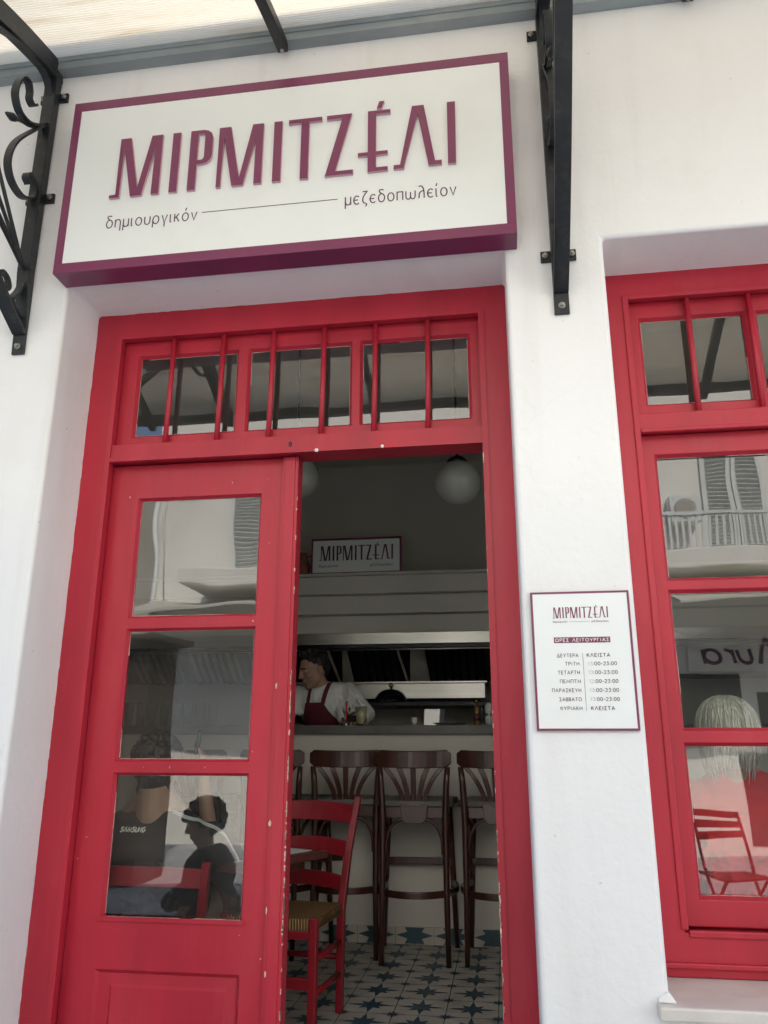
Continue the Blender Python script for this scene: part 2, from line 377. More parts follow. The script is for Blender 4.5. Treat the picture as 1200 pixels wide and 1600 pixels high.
def arc(cx, cy, rx, ry, a0, a1, n=14):
    return [(cx + rx * math.cos(math.radians(a0 + (a1 - a0) * i / n)), cy + ry * math.sin(math.radians(a0 + (a1 - a0) * i / n))) for i in range(n + 1)]
def curv(*p): return [(q.x, q.y) for q in smooth_path([(a, b, 0) for a, b in p], 5)]
_ring = arc(.46, .5, .46, .5, 90, 450, 26); _o = arc(.31, .33, .31, .33, 90, 450, 22)
GLY = {  # stroke letters on a baseline at 0, capitals 1 high: (strokes, width)
 'Δ': ([[(0, 0), (.42, 1), (.84, 0), (.02, 0)]], .84), 'Ε': ([[(.55, 1), (0, 1), (0, 0), (.55, 0)], [(0, .52), (.48, .52)]], .55),
 'Υ': ([[(0, 1), (.38, .48), (.76, 1)], [(.38, .50), (.38, 0)]], .76), 'Τ': ([[(0, 1), (.7, 1)], [(.35, 1), (.35, 0)]], .7),
 'Ρ': ([[(0, 0), (0, 1), (.30, 1)] + arc(.30, .74, .27, .26, 80, -90, 10) + [(0, .48)]], .57), 'Α': ([[(0, 0), (.42, 1), (.84, 0)], [(.15, .32), (.69, .32)]], .84),
 'Κ': ([[(0, 0), (0, 1)], [(.6, 1), (0, .42)], [(.20, .6), (.64, 0)]], .64), 'Λ': ([[(0, 0), (.42, 1), (.84, 0)]], .84), 'Ι': ([[(0, 0), (0, 1)]], .02),
 'Σ': ([[(.62, 1), (.03, 1), (.38, .5), (.03, 0), (.62, 0)]], .62), 'Π': ([[(0, 0), (0, 1), (.68, 1), (.68, 0)]], .68),
 'Μ': ([[(0, 0), (.08, 1), (.45, .25), (.82, 1), (.9, 0)]], .9), 'Η': ([[(0, 0), (0, 1)], [(.68, 0), (.68, 1)], [(0, .52), (.68, .52)]], .68),
 'Β': ([[(0, .53), (0, 1), (.28, 1)] + arc(.28, .765, .24, .235, 80, -90, 9) + [(0, .53), (.30, .53)] + arc(.30, .265, .28, .265, 80, -90, 9) + [(0, 0), (0, .53)]], .58),
 'Ο': ([_ring], .92), 'Ω': ([[(0, 0), (.27, 0)] + arc(.46, .56, .45, .44, 245, -65, 22) + [(.65, 0), (.92, 0)]], .92), 'Γ': ([[(0, 0), (0, 1), (.52, 1)]], .52),
 '0': ([arc(.32, .5, .32, .5, 90, 450, 22)], .64), '1': ([[(0, .8), (.2, 1), (.2, 0)]], .22), '2': ([arc(.29, .71, .28, .29, 170, -35, 12) + [(0, 0), (.6, 0)]], .6),
 '3': ([[(.04, 1), (.54, 1), (.27, .61)] + arc(.27, .305, .29, .305, 80, -150, 12)], .56), ':': ([[(0, .08), (0, .20)], [(0, .56), (0, .68)]], .02), '-': ([[(0, .42), (.38, .42)]], .38), ' ': ([], .35),
 'δ': ([_o, curv((.36, .65), (.10, .82), (.13, .98), (.34, 1.0), (.52, .95))], .62), 'η': ([[(0, .66), (0, 0)], [(0, .36)] + arc(.27, .38, .27, .28, 170, 0, 10) + [(.54, -.3)]], .54),
 'μ': ([[(0, .66), (0, -.3)], [(0, .30)] + arc(.27, .28, .27, .28, 190, 350, 10) + [(.54, .30), (.54, .66)], [(.54, .3), (.54, 0)]], .54), 'ι': ([curv((0, .66), (0, .2), (.03, .04), (.14, 0))], .14),
 'ί': ([curv((0, .66), (0, .2), (.03, .04), (.14, 0)), [(0, .84), (.10, 1.08)]], .14), 'ο': ([_o], .62), 'ό': ([_o, [(.28, .84), (.38, 1.08)]], .62),
 'υ': ([[(0, .66), (0, .30)] + arc(.28, .28, .28, .28, 190, 350, 10) + [(.56, .30), (.56, .66)]], .56), 'ρ': ([_o, [(0, .34), (0, -.3)]], .62),
 'γ': ([[(0, .66), (.28, .02), (.56, .66)], [(.28, .04), (.28, -.3)]], .56), 'κ': ([[(0, 0), (0, .66)], [(.45, .66), (.02, .29)], [(.16, .41), (.49, 0)]], .49), 'ν': ([[(0, .66), (.28, 0), (.56, .66)]], .56),
 'ε': ([arc(.31, .33, .31, .33, 48, 312, 16), [(.02, .34), (.42, .34)]], .52), 'ζ': ([[(.05, .98), (.50, .98)] + curv((.48, .95), (.16, .60), (.06, .28), (.18, .07), (.40, .0), (.46, -.12), (.34, -.24))], .5),
 'π': ([[(0, 0), (0, .66), (.56, .66), (.56, 0)]], .56), 'ω': ([[(0, .66), (0, .26)] + arc(.23, .24, .23, .24, 190, 350, 9) + [(.46, .26), (.46, .56)], [(.46, .26)] + arc(.69, .24, .23, .24, 190, 350, 9) + [(.92, .26), (.92, .66)]], .92),
 'λ': ([curv((.02, .96), (.26, .98), (.46, .84), (.56, .50), (.58, 0)), curv((.54, .60), (.24, .52), (.10, .34), (.06, 0))], .6),
 'S': ([curv((.66, .82), (.52, .98), (.30, 1.0), (.10, .92), (.08, .70), (.34, .54), (.62, .42), (.66, .18), (.46, .02), (.22, .0), (.02, .16))], .68), 'A': ([[(0, 0), (.38, 1), (.76, 0)]], .76),
 'M': ([[(0, 0), (.04, 1), (.42, .12), (.80, 1), (.84, 0)]], .84), 'U': ([[(0, 1), (0, .3)] + arc(.32, .3, .32, .3, 190, 350, 9) + [(.64, .3), (.64, 1)]], .64), 'N': ([[(0, 0), (0, 1), (.6, 0), (.6, 1)]], .6),
 'G': ([arc(.36, .5, .36, .5, 50, 350, 16) + [(.70, .48), (.42, .48)]], .72),
 'u': ([[(0, .66), (0, .30)] + arc(.28, .28, .28, .28, 190, 350, 10) + [(.56, .30), (.56, .66)]], .56), 'r': ([[(0, 0), (0, .66)], curv((0, .40), (.12, .60), (.34, .66))], .34), 'a': ([_o, [(.62, .66), (.62, 0)]], .62)}

for _c, _w in ((':', .16), ('Ι', .14)): GLY[_c] = ([[(a + _w / 2, b) for a, b in pl] for pl in GLY[_c][0]], _w)
def put_text(mb, txt, x0, z0, wid, cap_, y, mi=0, gap=.26, weight=.11, shear=0.0, flip=1):
    """a line of stroke lettering on a plane y = const, baseline from (x0, z0), fitted to the width wid; flip=-1 for a reader on the +y side"""
    tot = sum(GLY[c][1] for c in txt) + gap * (len(txt) - 1); k = wid / tot; pen = 0.0; lay = 0
    for c in txt:
        st, w_ = GLY[c]
        for pl in st:
            P = [Vector(((pen + a) * k + shear * b * cap_, b * cap_)) for a, b in pl]
            P = [p for i, p in enumerate(P) if i == 0 or (p - P[i - 1]).length > 1e-7]
            n = len(P); hw = weight * cap_ / 2; vs = []; closed = (P[0] - P[-1]).length < 1e-6 and n > 4
            for i in range(n):
                a = P[i] - P[i - 1] if i else (P[0] - P[-2] if closed else P[1] - P[0]); b = P[i + 1] - P[i] if i < n - 1 else (P[1] - P[0] if closed else P[i] - P[i - 1])
                a = a.normalized(); b = b.normalized(); na = Vector((-a.y, a.x)); nb = Vector((-b.y, b.x)); m_ = na + nb
                m_ = m_ / max(.35, m_.length * m_.length / 2) if m_.length > 1e-6 else na
                if m_.length > 1.9: m_ = m_.normalized() * 1.9
                for sg_ in (1, -1):
                    q = P[i] + m_ * hw * sg_; vs.append((x0 + flip * q.x, y - flip * lay * 2.5e-5, z0 + q.y))
            mb.add(vs, [((2 * i, 2 * i + 1, 2 * i + 3, 2 * i + 2) if flip == 1 else (2 * i + 2, 2 * i + 3, 2 * i + 1, 2 * i)) for i in range(n - 1)], mi)
            lay = (lay + 1) % 4
        pen += w_ + gap

# ------------------------------------------------------------------ the building: thick white wall with two openings
bld = thing('taverna_building', 'white plastered taverna front with red door and red window frames', 'building', (-0.8, 0.0, 0.0))

def wall_grid(xs, zs, hole, y0, y1):
    mb = MB()
    nx, nz = len(xs) - 1, len(zs) - 1
    sol = lambda i, j: 0 <= i < nx and 0 <= j < nz and not hole(i, j)
    for i in range(nx):
        for j in range(nz):
            if not sol(i, j): continue
            a, b, c, d = xs[i], xs[i + 1], zs[j], zs[j + 1]
            mb.add([(a, y0, c), (b, y0, c), (b, y0, d), (a, y0, d)], [(0, 1, 2, 3)])
            mb.add([(a, y1, c), (b, y1, c), (b, y1, d), (a, y1, d)], [(3, 2, 1, 0)])
            if not sol(i - 1, j): mb.add([(a, y0, c), (a, y1, c), (a, y1, d), (a, y0, d)], [(3, 2, 1, 0)])
            if not sol(i + 1, j): mb.add([(b, y0, c), (b, y1, c), (b, y1, d), (b, y0, d)], [(0, 1, 2, 3)])
            if not sol(i, j - 1): mb.add([(a, y0, c), (b, y0, c), (b, y1, c), (a, y1, c)], [(3, 2, 1, 0)])
            if not sol(i, j + 1): mb.add([(a, y0, d), (b, y0, d), (b, y1, d), (a, y1, d)], [(0, 1, 2, 3)])
    return mb

DX0, DX1, DZ1 = -1.628, 0.067, 2.812
WX0, WX1, WZ0, WZ1 = 0.412, 1.98, 0.376, 2.818
xs = [-6.0, DX0, DX1, WX0, WX1, 6.0]; zs = [-0.25, WZ0, DZ1, 4.05]
hole = lambda i, j: (i == 1 and j in (0, 1)) or (i == 3 and j == 1)
wg = wall_grid(xs, zs, hole, 0.0, 0.55)
wall = wg.build('facade_wall', WHITE, bld, 0.014, 3, weld=True)

mb = MB()   # stone threshold inside the door opening
mb.box(DX0 + 0.002, DX1 - 0.002, -0.06, 0.548, -0.2, -0.003)
mb.build('threshold', STONE, bld, 0.006)

# --- door frame
FY = 0.25
fr = MB()
g = wall_grid([-1.6275, -1.520, -0.030, 0.0665], [0.0, 2.158, 2.224, 2.700, 2.8115], lambda i, j: i == 1 and j in (0, 2), FY, 0.37); fr.add(g.v, g.f)
for x in (-1.531, -0.041):                                      # raised bead along the inner arris
    fr.box(x, x + 0.022, FY - 0.007, FY + 0.02, 0.0, 2.711)
fr.box(-1.509, -0.041, FY - 0.007, FY + 0.02, 2.692, 2.711)
fr.box(-1.509, -0.041, FY - 0.012, FY + 0.01, 2.150, 2.166)
for (x, z, r) in ((-0.668, 2.158, 0.008), (-0.415, 2.160, 0.007)):
    fr.ell((x, FY - 0.013, z - 0.005), (r, 0.006, r), mi=1)
fr.ell((-0.775, FY - 0.003, 2.188), (0.006, 0.003, 0.010), mi=2)
def chip_strip(mb, x, y, z0, z1, n, sgn, mi, seedv, dens=1.0):
    """flakes of lost paint on a vertical arris at x: on the front face (y) and on the reveal side"""
    rnd = random.Random(seedv)
    for _ in range(n):
        t = rnd.random() ** dens
        z = z0 + (z1 - z0) * t; h = rnd.uniform(0.004, 0.034) * rnd.choice((0.4, 0.7, 1, 1.6)); wd = rnd.uniform(0.0015, 0.006)
        k = 7; pts = []
        for q in range(k): pts.append((x - sgn * wd * rnd.uniform(0.35, 1.0), z + h * (q / (k - 1) - 0.5)))
        pl_ = [(x + sgn * 0.0002, z - h / 2)] + pts + [(x + sgn * 0.0002, z + h / 2)]
        mb.prism_y(pl_, y - 0.0006, y + 0.002, mi)
        d = rnd.uniform(0.003, 0.012)                            # flake round the corner
        xx = x + sgn * 0.0006; zz = [z + h * (q / 4 - 0.5) for q in range(5)]
        yy = [y + d * rnd.uniform(0.4, 1) for _ in zz]
        for q in range(4):
            mb.add([(xx, y - 0.0005, zz[q]), (xx, yy[q], zz[q]), (xx, yy[q + 1], zz[q + 1]), (xx, y - 0.0005, zz[q + 1])], [(0, 1, 2, 3)], mi)
chip_strip(fr, -0.041, FY - 0.007, 0.1, 1.0, 42, -1, 3, 3, 1.5)
chip_strip(fr, -0.041, FY - 0.007, 0.9, 2.1, 8, -1, 3, 4)

rnd = random.Random(31)
for i in range(60):                                              # lime wash brushed over the edge of the frame
    z = rnd.uniform(0.1, 2.75); h = rnd.uniform(.01, .05); w_ = rnd.uniform(.0004, .0016)
    fr.prism_y([(-1.6272, z - h), (-1.6272 + w_, z - h * .5), (-1.6272 + w_ * .6, z + h * .3), (-1.6272, z + h)], FY - .0007, FY + .002, 1)
for i in range(45):
    x = rnd.uniform(-1.6, .04); h = rnd.uniform(.01, .06); w_ = rnd.uniform(.0004, .0016)
    fr.prism_y([(x - h, 2.8112), (x - h * .4, 2.8112 - w_), (x + h * .5, 2.8112 - w_ * .7), (x + h, 2.8112)], FY - .0007, FY + .002, 1)
fr.build('door_frame', [RED, PAPER, BLACK, CHIP], bld, 0.004, weld=True)

def pane_obj(parent, x0, x1, y, z0, z1, name='pane'):
    return MB().box(x0 + 0.0015, x1 - 0.0015, y, y + 0.004, z0 + 0.0015, z1 - 0.0015).build(name, GLASS, parent)

def sash(mb, x0, x1, z0, z1, y0, y1, xcuts, zcuts, putty=None):
    """timber frame with openings: xcuts / zcuts list the (start, end) of the openings"""
    gx = [x0] + [v for c in xcuts for v in c] + [x1]; gz = [z0] + [v for c in zcuts for v in c] + [z1]
    g = wall_grid(gx, gz, lambda i, j: i % 2 == 1 and j % 2 == 1, y0, y1); mb.add(g.v, g.f)
    rnd = random.Random(int((x0 + z0) * 1000))
    for (xa, xb) in xcuts:                                       # bead and thin line of putty round every pane
        for (za, zb) in zcuts:
            if zb < 0.4: continue
            c = 0.009
            for (p, q) in (((xa, za), (xb, za)), ((xb, za), (xb, zb)), ((xb, zb), (xa, zb)), ((xa, zb), (xa, za))):
                dx, dz = q[0] - p[0], q[1] - p[1]; L_ = math.hypot(dx, dz); ux, uz = dx / L_, dz / L_; nx_, nz_ = -uz, ux
                pts = [(p[0], p[1]), (q[0], q[1]), (q[0] - ux * c + nx_ * c, q[1] - uz * c + nz_ * c), (p[0] + ux * c + nx_ * c, p[1] + uz * c + nz_ * c)]
                vs = [(pts[0][0], y0 + 0.002, pts[0][1]), (pts[1][0], y0 + 0.002, pts[1][1]), (pts[2][0], y0 + 0.016, pts[2][1]), (pts[3][0], y0 + 0.016, pts[3][1])]
                mb.add(vs, [(0, 1, 2, 3)])
                if putty is not None:
                    s0 = 0.0
                    while s0 < L_ - 0.02:
                        seg = rnd.uniform(0.03, 0.16); e = min(L_ - 0.011, s0 + seg)
                        if rnd.random() < 0.8:
                            o = c; wd = rnd.uniform(0.0008, 0.0028)
                            v2 = [(p[0] + ux * max(s0, .011) + nx_ * o, y0 + 0.0172, p[1] + uz * max(s0, .011) + nz_ * o), (p[0] + ux * e + nx_ * o, y0 + 0.0172, p[1] + uz * e + nz_ * o),
                                  (p[0] + ux * e + nx_ * (o + wd), y0 + 0.0178, p[1] + uz * e + nz_ * (o + wd)), (p[0] + ux * max(s0, .011) + nx_ * (o + wd * .6), y0 + 0.0178, p[1] + uz * max(s0, .011) + nz_ * (o + wd * .6))]
                            mb.add(v2, [(0, 1, 2, 3)], putty)
                        s0 = e

# --- transom light over the door
mb = MB()
TX = [(-1.453, -1.019), (-0.977, -0.547), (-0.513, -0.078)]; TZ = [(2.272, 2.634)]
sash(mb, -1.520, -0.030, 2.224, 2.700, 0.293, 0.335, TX, TZ, 1)
tr = mb.build('transom', [RED, PUTTY], bld, 0.0025, weld=True)
for a, b in TX: pane_obj(tr, a + .002, b - .002, 0.312, TZ[0][0] + .002, TZ[0][1] - .002)
for x in (-1.293, -1.079, -0.868, -0.658, -0.450, -0.241):
    MB().tube([(x - 0.004, 0.272, 2.222), (x, 0.271, 2.46), (x + 0.001, 0.272, 2.702)], 0.0105, 12).build('bar', RED, tr)

# --- left door leaf, closed
LX0, LX1 = -1.518, -0.812
mb = MB()
DXC = [(-1.400, -0.896)]; DZC = [(0.502, 0.981), (1.019, 1.497), (1.537, 2.012)]
sash(mb, LX0, LX1, 0.02, 2.150, 0.300, 0.345, DXC, [(0.10, 0.352)] + DZC, 1)
mb.box(-1.410, -0.888, 0.294, 0.302, 0.500, 0.514)              # weather bead under the glass
rnd = random.Random(17)
for i in range(13):                                              # nicks on the leaf and its muntins
    x, z = rnd.choice(((rnd.uniform(-1.51, -1.41), rnd.uniform(.1, 2.1)), (rnd.uniform(-.89, -.82), rnd.uniform(.1, 2.1)), (rnd.uniform(-1.4, -.9), rnd.choice((.47, .43, 1.0, 1.517, 2.06)))))
    a_, b_ = rnd.uniform(.001, .004), rnd.uniform(.001, .006)
    mb.prism_y([(x + a_ * math.cos(q * 1.047) * rnd.uniform(.5, 1), z + b_ * math.sin(q * 1.047) * rnd.uniform(.5, 1)) for q in range(6)], .2993, .302, 2)
leaf = mb.build('door', [RED, PUTTY, CHIP], bld, 0.0035, weld=True)
for a, b in DZC: pane_obj(leaf, DXC[0][0] + .002, DXC[0][1] - .002, 0.320, a + .002, b - .002)
mb = MB()                                                       # fielded panel
x0, x1, z0, z1 = -1.402, -0.897, 0.10, 0.352
def ring(mb, r0, y0, r1, y1, mi=0):
    (a, b, c, d), (e, f, g, h) = r0, r1
    A = [(a, y0, c), (b, y0, c), (b, y0, d), (a, y0, d)]; B = [(e, y1, g), (f, y1, g), (f, y1, h), (e, y1, h)]
    mb.add(A + B, [(0, 1, 5, 4), (1, 2, 6, 5), (2, 3, 7, 6), (3, 0, 4, 7)], mi)
ring(mb, (x0, x1, z0, z1), 0.299, (x0 + .012, x1 - .012, z0 + .012, z1 - .012), 0.312)
ring(mb, (x0 + .012, x1 - .012, z0 + .012, z1 - .012), 0.312, (x0 + .056, x1 - .040, z0 + .05, z1 - .044), 0.309)
ring(mb, (x0 + .056, x1 - .040, z0 + .05, z1 - .044), 0.309, (x0 + .064, x1 - .048, z0 + .058, z1 - .052), 0.302)
mb.add([(x0 + .064, .302, z0 + .058), (x1 - .048, .302, z0 + .058), (x1 - .048, .302, z1 - .052), (x0 + .064, .302, z1 - .052)], [(0, 1, 2, 3)])
mb.build('raised_panel', RED, leaf)
mb = MB()                                                       # astragal strip on the meeting edge
mb.box(-0.812, -0.750, 0.286, 0.352, 0.02, 2.150); mb.box(-0.800, -0.762, 0.281, 0.290, 0.02, 2.148)
chip_strip(mb, -0.750, 0.286, 0.1, 1.35, 55, 1, 1, 11, 1.3); chip_strip(mb, -0.750, 0.286, 1.2, 2.1, 8, 1, 1, 12)
rnd = random.Random(5)
for z in (0.36, 0.82, 1.28, 0.55):
    w_ = rnd.uniform(.003, .006); h_ = rnd.uniform(.006, .014); x = -0.806 + rnd.uniform(-.003, .003)
    mb.prism_y([(x + w_ * math.cos(a) * rnd.uniform(.6, 1), z + h_ * math.sin(a) * rnd.uniform(.6, 1)) for a in [i * .785 for i in range(8)]], 0.2853, 0.287, 1)
mb.build('meeting_strip', [RED, CHIP], leaf, 0.003)


# --- window at the right
win = MB()
g = wall_grid([0.414, 0.515, 1.87, 1.978], [0.41, 0.532, 2.165, 2.236, 2.712, 2.8175], lambda i, j: i == 1 and j in (1, 3), FY, 0.37); win.add(g.v, g.f)
win.box(0.504, 0.526, FY - 0.007, FY + 0.02, 0.54, 2.722); win.box(0.526, 1.86, FY - 0.007, FY + 0.02, 2.702, 2.722)
win.box(0.526, 1.86, FY - 0.012, FY + 0.01, 2.157, 2.173)
win.box(0.44, 1.95, FY - 0.014, FY + 0.02, 0.436, 0.452); win.box(0.526, 1.86, FY - 0.010, FY + 0.01, 0.520, 0.540)
window = win.build('window', RED, bld, 0.004, weld=True)
mb = MB(); WTX = [(0.565, 0.953), (0.990, 1.395), (1.432, 1.82)]; WTZ = [(2.282, 2.644)]
sash(mb, 0.515, 1.87, 2.236, 2.712, 0.293, 0.335, WTX, WTZ, 1)
mb.build('transom_sash', [RED, PUTTY], window, 0.0025, weld=True)
for a, b in WTX: pane_obj(window, a + .002, b - .002, 0.312, WTZ[0][0] + .002, WTZ[0][1] - .002)
for x in (0.743, 0.964, 1.185, 1.405, 1.625):
    MB().tube([(x - 0.002, 0.272, 2.234), (x, 0.271, 2.47), (x, 0.272, 2.714)], 0.0105, 12).build('bar', RED, window)
for (xa, xb, g) in ((0.517, 1.19, (0.574, 1.125)), (1.195, 1.868, (1.26, 1.811))):
    mb = MB(); WZ = [(0.620, 1.084), (1.124, 1.589), (1.624, 2.085)]
    sash(mb, xa, xb, 0.542, 2.162, 0.286, 0.335, [g], WZ, 1)
    mb.build('casement', [RED, PUTTY], window, 0.0035, weld=True)
    for a, b in WZ: pane_obj(window, g[0] + .002, g[1] - .002, 0.312, a + .002, b - .002)
mb = MB(); mb.box(0.376, 2.02, -0.045, 0.26, 0.374, 0.409)
sill = mb.build('window_sill', MARBLE, bld, 0.006)
mb = MB(); mb.prism_y([(0.378, 0.4095), (0.430, 0.4095), (0.424, 0.417), (0.414, 0.432), (0.404, 0.436), (0.382, 0.422)], -0.014, 0.05)
mb.build('plaster_patch', WHITE, bld, 0.006)

# ------------------------------------------------------------------ interior shell
RX0, RX1, RY1, RZ1 = -3.4, 2.4, 4.3, 3.55
mb = MB()
mb.box(RX0 - 0.2, RX0, 0.552, RY1, -0.2, RZ1); mb.box(RX1, RX1 + 0.2, 0.552, RY1, -0.2, RZ1)
mb.box(RX0 - 0.2, RX1 + 0.2, RY1, RY1 + 0.2, -0.2, RZ1)
mb.build('interior_wall', INWALL, bld)
MB().box(RX0 - 0.2, RX1 + 0.2, 0.552, RY1 + 0.2, RZ1, RZ1 + 0.25).build('ceiling', INWALL, bld)

# patterned floor: eight-pointed stars on every tile, small stars on the crossings
def star(cx, cy, ra, rd, ri):
    return [(cx + (ra if i % 4 == 0 else rd if i % 2 == 0 else ri) * math.cos(i * math.pi / 8), cy + (ra if i % 4 == 0 else rd if i % 2 == 0 else ri) * math.sin(i * math.pi / 8)) for i in range(16)]
fl = MB(); fl.box(RX0, RX1, 0.549, RY1, -0.2, 0.0); TS = 0.218
fx0, fy0 = -0.62, 1.084
for i in range(-10, 9):
    for j in range(-3, 7):
        cx, cy = fx0 + i * TS, fy0 + j * TS
        if not (0.66 < cy < 2.40): continue
        z = 0.003
        fl.add([(x, y, z) for x, y in star(cx, cy, 0.105, 0.068, 0.036)], [tuple(range(16))], 1)
        fl.add([(x, y, z) for x, y in star(cx + TS / 2, cy + TS / 2, 0.056, 0.034, 0.015)], [tuple(range(16))], 1)
for i in range(-10, 9):
    x = fx0 + (i + .5) * TS; fl.add([(x - .0017, .56, .0022), (x + .0017, .56, .0022), (x + .0017, 2.40, .0022), (x - .0017, 2.40, .0022)], [(0, 1, 2, 3)], 2)
for j in range(-3, 7):
    y = fy0 + (j + .5) * TS
    if .57 < y < 2.4: fl.add([(-2.9, y - .0017, .0024), (1.3, y - .0017, .0024), (1.3, y + .0017, .0024), (-2.9, y + .0017, .0024)], [(0, 1, 2, 3)], 2)
tag(fl.build('floor', [TILE, STAR, GROUT]), kind='structure')

# ------------------------------------------------------------------ signs
LET = [
 [(-1.434,3.116),(-1.409,3.117),(-1.409,3.376),(-1.366,3.376),(-1.322,3.138),(-1.279,3.376),(-1.234,3.376),(-1.233,3.103),(-1.264,3.103),(-1.262,3.324),(-1.303,3.103),(-1.348,3.103),(-1.392,3.336),(-1.393,3.103),(-1.434,3.103)],
 [(-1.192,3.376),(-1.160,3.376),(-1.160,3.103),(-1.192,3.103)],
 'P',
 [(-1.004,3.103),(-1.003,3.376),(-0.957,3.376),(-0.914,3.136),(-0.869,3.376),(-0.826,3.376),(-0.826,3.103),(-0.856,3.103),(-0.855,3.312),(-0.898,3.103),(-0.942,3.103),(-0.983,3.329),(-0.987,3.103)],
 [(-0.784,3.376),(-0.752,3.376),(-0.752,3.103),(-0.784,3.103)],
 [(-0.727,3.376),(-0.597,3.376),(-0.597,3.358),(-0.646,3.358),(-0.646,3.103),(-0.677,3.103),(-0.677,3.358),(-0.727,3.358)],
 [(-0.578,3.376),(-0.481,3.376),(-0.542,3.121),(-0.475,3.121),(-0.475,3.103),(-0.581,3.103),(-0.518,3.358),(-0.578,3.358)],
 [(-0.377,3.417),(-0.358,3.417),(-0.368,3.387),(-0.386,3.387)],
 [(-0.420,3.376),(-0.335,3.376),(-0.335,3.360),(-0.389,3.360),(-0.389,3.191),(-0.345,3.191),(-0.345,3.175),(-0.389,3.175),(-0.389,3.120),(-0.345,3.120),(-0.345,3.103),(-0.420,3.103),(-0.420,3.175),(-0.457,3.175),(-0.457,3.191),(-0.420,3.191)],
 [(-0.323,3.121),(-0.299,3.121),(-0.253,3.378),(-0.209,3.378),(-0.170,3.124),(-0.146,3.124),(-0.146,3.106),(-0.194,3.106),(-0.232,3.341),(-0.286,3.104),(-0.323,3.104)],
 [(-0.122,3.378),(-0.092,3.378),(-0.094,3.105),(-0.123,3.105)]]
LX, LZ, LW = -1.434, 3.103, 1.343                                # lower left corner and width of the wordmark
def wordmark(mb, x0, z0, wid, y0, y1, mi=0, side=None):
    k = wid / LW
    mp = lambda p: (x0 + (p[0] - LX) * k, z0 + (p[1] - LZ) * k)
    for L_ in LET:
        if L_ == 'P':                                            # rho: stem and a bowl built as a closed loop cut at its foot
            out = [(-1.119,3.376),(-1.066,3.376),(-1.048,3.371),(-1.034,3.358),(-1.028,3.338),(-1.028,3.255),(-1.034,3.235),(-1.047,3.223),(-1.063,3.219),(-1.087,3.219)]
            inn = [(-1.087,3.238),(-1.067,3.238),(-1.060,3.249),(-1.060,3.349),(-1.067,3.360),(-1.087,3.360)]
            mb.prism_y([mp(p) for p in [(-1.119,3.103),(-1.119,3.376),(-1.087,3.376),(-1.087,3.103)]], y0, y1, mi, side)
            mb.prism_y([mp(p) for p in [(-1.087,3.376)] + out[1:] + inn], y0, y1, mi, side)
        else: mb.prism_y([mp(p) for p in L_], y0, y1, mi, side)

sg = thing('shop_sign', 'large white sign with plum border and raised lettering over the door', 'sign', (-0.76, 0, 3.19))
mb = MB()
X0, X1, Z0, Z1 = -1.634, 0.111, 2.794, 3.587; BX, BZ = 0.0335, 0.0425
mb.box(X0, X1, -0.10, -0.001, Z0, Z0 + BZ); mb.box(X0, X1, -0.10, -0.001, Z1 - BZ, Z1)
mb.box(X0, X0 + BX, -0.10, -0.001, Z0 + BZ, Z1 - BZ); mb.box(X1 - BX, X1, -0.10, -0.001, Z0 + BZ, Z1 - BZ)
mb.build('border', PURP, sg, 0.0015)
MB().box(X0 + BX, X1 - BX, -0.0985, -0.004, Z0 + BZ, Z1 - BZ).build('panel', SIGNW, sg)
mb = MB(); wordmark(mb, LX, LZ, LW, -0.109, -0.0986, 0, 1)
mb.build('lettering', [PURP, PURPS], sg)
mb = MB()
put_text(mb, 'δημιουργικόν', -1.436, 2.975, 0.362, 0.053, -0.0992, 0, .32, .088)
put_text(mb, 'μεζεδοπωλείον', -0.503, 2.975, 0.405, 0.053, -0.0992, 0, .32, .088)
mb.box(-1.055, -0.533, -0.0992, -0.0986, 3.0035, 3.0065)
mb.build('subtitle', INK, sg)

hs = thing('opening_hours_sign', 'small white opening hours board with plum border between door and window', 'sign', (0.244, 0, 1.33))
mb = MB(); a, b, c, d = 0.0945, 0.3945, 1.119, 1.539; e = 0.0065
mb.box(a, b, -0.012, -0.001, c, c + e); mb.box(a, b, -0.012, -0.001, d - e, d); mb.box(a, a + e, -0.012, -0.001, c + e, d - e); mb.box(b - e, b, -0.012, -0.001, c + e, d - e)
mb.build('border', PURP, hs)
MB().box(a + e, b - e, -0.0112, -0.002, c + e, d - e).build('panel', SIGNW, hs)
mb = MB(); Y = -0.0118
wordmark(mb, 0.160, 1.456, 0.168, Y - .0002, Y + .0008)
mb.box(0.1595, 0.3285, Y - .0002, Y + .0008, 1.3795, 1.397)
mb.build('lettering', PURP, hs)
mb = MB()
put_text(mb, 'ΩΡΕΣ ΛΕΙΤΟΥΡΓΙΑΣ', 0.164, 1.3835, 0.160, 0.0092, Y - .0008, 0, .38, .17)
mb.build('heading', PAPER, hs)
mb = MB()
rows = [('ΔΕΥΤΕΡΑ', 0.166, 0.230, 1.3365, 'ΚΛΕΙΣΤΑ', 0.256, 0.324), ('ΤΡΙΤΗ', 0.189, 0.2305, 1.311, ':00-23:00', 0.272, 0.342), ('ΤΕΤΑΡΤΗ', 0.166, 0.2305, 1.285, ':00-23:00', 0.272, 0.342),
        ('ΠΕΜΠΤΗ', 0.171, 0.231, 1.2585, ':00-23:00', 0.272, 0.342), ('ΠΑΡΑΣΚΕΥΗ', 0.146, 0.231, 1.232, ':00-23:00', 0.272, 0.342), ('ΣΑΒΒΑΤΟ', 0.166, 0.231, 1.2055, ':00-23:00', 0.272, 0.342), ('ΚΥΡΙΑΚΗ', 0.168, 0.231, 1.179, 'ΚΛΕΙΣΤΑ', 0.258, 0.326)]
